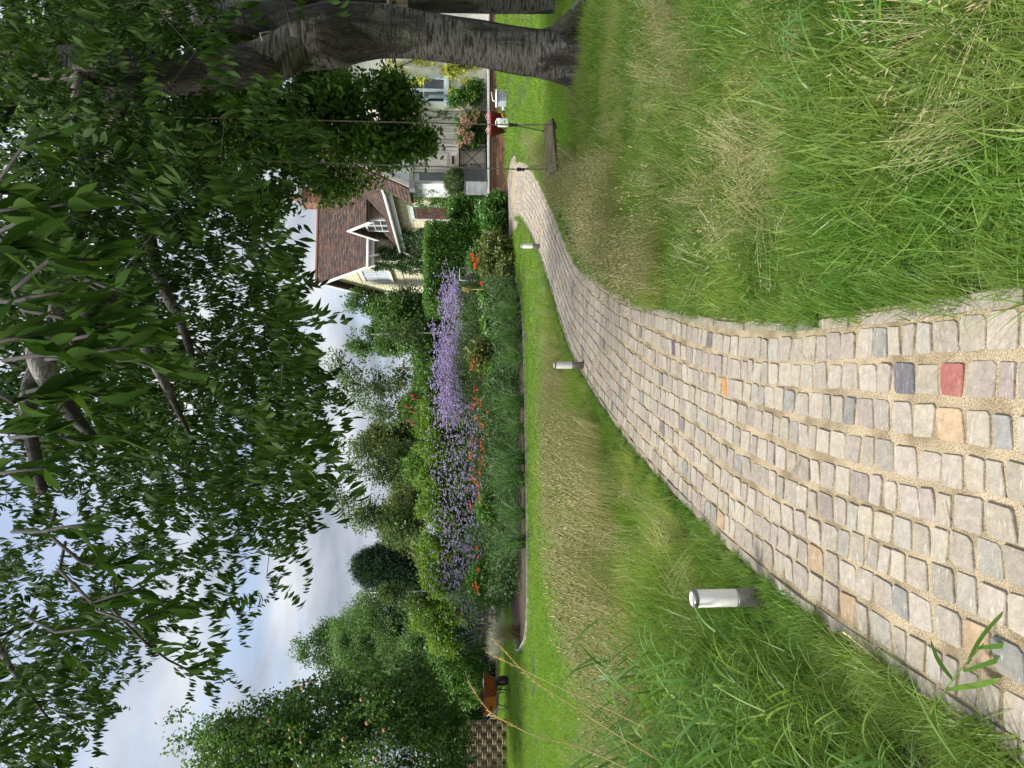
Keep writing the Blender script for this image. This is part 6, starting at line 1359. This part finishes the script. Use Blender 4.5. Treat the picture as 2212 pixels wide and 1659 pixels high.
q = mask(rand_in_poly([(-1.0, 1.4), (-1.05, 3.0), (-2.6, 4.2), (-2.6, 1.4)], 330), .06); scatter('tall_grass', G_reedg, lift(q), rot=np.stack([rng.normal(0, .2, len(q)), rng.normal(.1, .2, len(q)), rng.normal(0, 1.0, len(q))], 1), scl=rng.uniform(.45, .95, len(q)))
q = mask(rand_in_poly([(.85, 1.6), (1.0, 2.6), (1.9, 3.3), (3.0, 3.0), (2.2, 1.5)], 150), .1); scatter('tall_grass', G_reed, lift(q), rot=np.stack([rng.normal(0, .25, len(q)), rng.normal(-.1, .2, len(q)), math.pi + rng.normal(0, .8, len(q))], 1), scl=rng.uniform(.35, .7, len(q)))
STALK = leafmat('ripe_stalk', [(.46, .36, .16), (.55, .45, .24)], .2, .6, .2)
def stalk(lbl, pts, heads, name='grass_stalk'):
    P = [at(*p) for p in pts]; r = empty(name, P[0], 0, lbl, 'grass stalk'); T = catmull([tuple(p - P[0]) for p in P], 8)
    MB().tube(T, list(np.linspace(.0022, .0010, len(T))), 5).build('stem', STALK, r); s = Soup(); n = int(len(T) * heads)
    for i in range(len(T) - n, len(T)):
        for k in range(3):
            d = ((T[i] - T[i-1]).normalized() + Vector((random.gauss(0, .3), random.gauss(0, .3), random.gauss(0, .3)))).normalized(); strip_blade(s, T[i], d, random.uniform(.012, .03), .004, 0, 2)
    link('seed_head', s.mesh('seed_head', STALK), r)
stalk('long ripe grass stalk leaning over the far lawn right of the wheelbarrow', [(1420, 1640, 2.4), (1330, 1585, 2.35), (1250, 1533, 2.3), (1148, 1465, 2.25), (1069, 1384, 2.2)], .4)
stalk('fine pale stalk crossing just above the longest ripe stalk', [(1400, 1575, 2.6), (1300, 1525, 2.55), (1211, 1486, 2.5), (1120, 1442, 2.5), (1054, 1410, 2.5)], .3)
stalk('green grass stalk with a drooping head touching the hurdle fence', [(1420, 1690, 2.2), (1254, 1615, 2.15), (1160, 1590, 2.1), (1098, 1562, 2.1), (1056, 1535, 2.1), (1014, 1478, 2.1)], .5)
stalk('pale dry grass stem curving low across the near left verge', [(2100, 1520, 1.9), (1980, 1510, 2.0), (1900, 1430, 2.1), (1830, 1372, 2.2)], .1)
stalk('yellow seeded stalk leaning in from the near right corner', [(2150, -30, 1.9), (2060, 40, 1.9), (1985, 70, 1.95), (1940, 110, 2.0)], .6)
stalk('second seeded stalk in the near right corner, lower than the yellow one', [(2180, 60, 1.8), (2080, 120, 1.85), (2000, 170, 1.9), (1950, 190, 1.95)], .5)
bp_ = empty('broad_leaf_grass', at(2010, 1545, 1.72), 0, 'bright broad leaved grass shoot reaching over the near left path edge', 'grass'); s = Soup(); A = bp_.location
base, tipp = at(2010, 1540, 1.72), at(2125, 1390, 1.62)
gr = Vector((base.x - .12, base.y + .05, 0)); m = MB(); m.tube([gr - A, base.lerp(gr, .35) - A, base - A, base.lerp(tipp, .5) - A + Vector((0, 0, .01)), tipp - A], [.003, .003, .0026, .0022, .0012], 6); m.build('stem', BLUEG, bp_)
def lf(p0, tip, w, bow):
    P0, P1 = at(*p0), at(*tip); a = P1 - P0; sd = a.cross(Vector((0, 1, .3))).normalized(); vs = []; k = 9
    for i in range(k+1): t = i/k; c = P0.lerp(P1, t) + Vector((0, 0, bow)) * math.sin(math.pi*t); hw = w/2 * math.sin(math.pi * min(1, .12 + t*.88)) ** .7 * (1 if t < 1 else 0) + .0004; vs += [tuple(c - sd*hw - A), tuple(c + sd*hw - A)]
    m = MB(); m.add(vs, [(2*i, 2*i+1, 2*i+3, 2*i+2) for i in range(k)], True); m.build('leaf', BLUEG, bp_)
lf((2090, 1435, 1.66), (2205, 1290, 1.6), .016, .02); lf((2110, 1400, 1.64), (2290, 1380, 1.55), .017, -.012); lf((2080, 1450, 1.66), (2200, 1400, 1.6), .018, -.02); lf((2045, 1490, 1.68), (2160, 1465, 1.62), .02, -.025); lf((2035, 1500, 1.7), (2030, 1600, 1.72), .016, .02); lf((2060, 1470, 1.67), (2010, 1380, 1.66), .012, .01)
# fallen debris on the rough grass
def twig(lbl, pts, r0, mat, name='fallen_branch', side=True):
    P = [on(*p) + Vector((0, 0, .05)) for p in pts]; r = empty(name, P[0], 0, lbl, 'fallen branch'); T = [p - P[0] for p in catmull([tuple(p) for p in P], 5)]
    MB().tube(T, list(np.linspace(r0, r0*.4, len(T))), 7).build('stem', mat, r)
    if side:
        for k in range(4): i = random.randint(3, len(T)-2); d = Vector((random.uniform(-.15, .15), random.uniform(-.1, .1), .05)); m = MB(); m.tube([T[i], T[i] + d*.6, T[i] + d*1.2], [r0*.5, r0*.35, r0*.2], 5); m.build('side_twig', mat, r)
DRYB = plain('bleached_branch', (.42, .38, .29), .85, (.22, .2, .12), 14)
twig('bleached broken branch lying on the grass at the right edge', [(1560, -20), (1550, 60), (1545, 110), (1520, 190)], .012, DRYB)
twig('thin brown seed stem lying on the short grass right of the path', [(1492, 125), (1450, 180), (1412, 238)], .006, BARK_GREY)
twig('small dry forked stem on the grass between path and tree', [(1865, 395), (1790, 380), (1700, 382)], .006, DRYB)
REDL = leafmat('red_leaf', [(.42, .03, .04), (.35, .025, .03)], .2, .4, .4)
for (dx, dy), lb, mt in (((1797, 165), 'single crimson fallen leaf on the rough grass', REDL), ((1885, 300), 'brown curled fallen leaf near the right foreground', plain('brown_leaf', (.22, .11, .06), .7))):
    lv_, lf_ = leaf_geo(.08, .035, .4, .5, 6); me = bpy.data.meshes.new('fallen_leaf'); me.from_pydata(lv_.tolist(), [], lf_); me.materials.append(mt); o = link('fallen_leaf', me, None, on(dx, dy) + Vector((0, 0, .13))); o.rotation_euler = (.4, .5, random.uniform(0, 6)); tag(o, lb, 'leaf')
pp = empty('poppy', on(1425, 1363) + Vector((0, 0, 0)), 0, 'tiny red poppy in the long meadow grass', 'flower')
m = MB(); m.tube([(0, 0, 0), (.01, 0, .25)], .002, 5); m.build('stem', STEMG, pp); s = Soup()
for j in range(5): strip_blade(s, (.01, 0, .25), (math.cos(j*1.26), math.sin(j*1.26), .5), .022, .022, .3, 2)
link('flower', s.mesh('flower', ORNG), pp)
# stones and litter lying in the mulch at the bed tip

s = Soup()
for i in range(70):
    a = pathpt(random.uniform(1.2, 9), random.uniform(-.45, .45), .021); th = random.uniform(0, 6.283); strip_blade(s, a, (math.cos(th), math.sin(th), .06), random.uniform(.03, .14), .0028, random.uniform(-.1, .15), 3)
tag(link('path_litter', s.mesh('path_litter', plain('dry_litter', (.30, .23, .13), .8, (.12, .08, .05), 30))), kind='stuff')
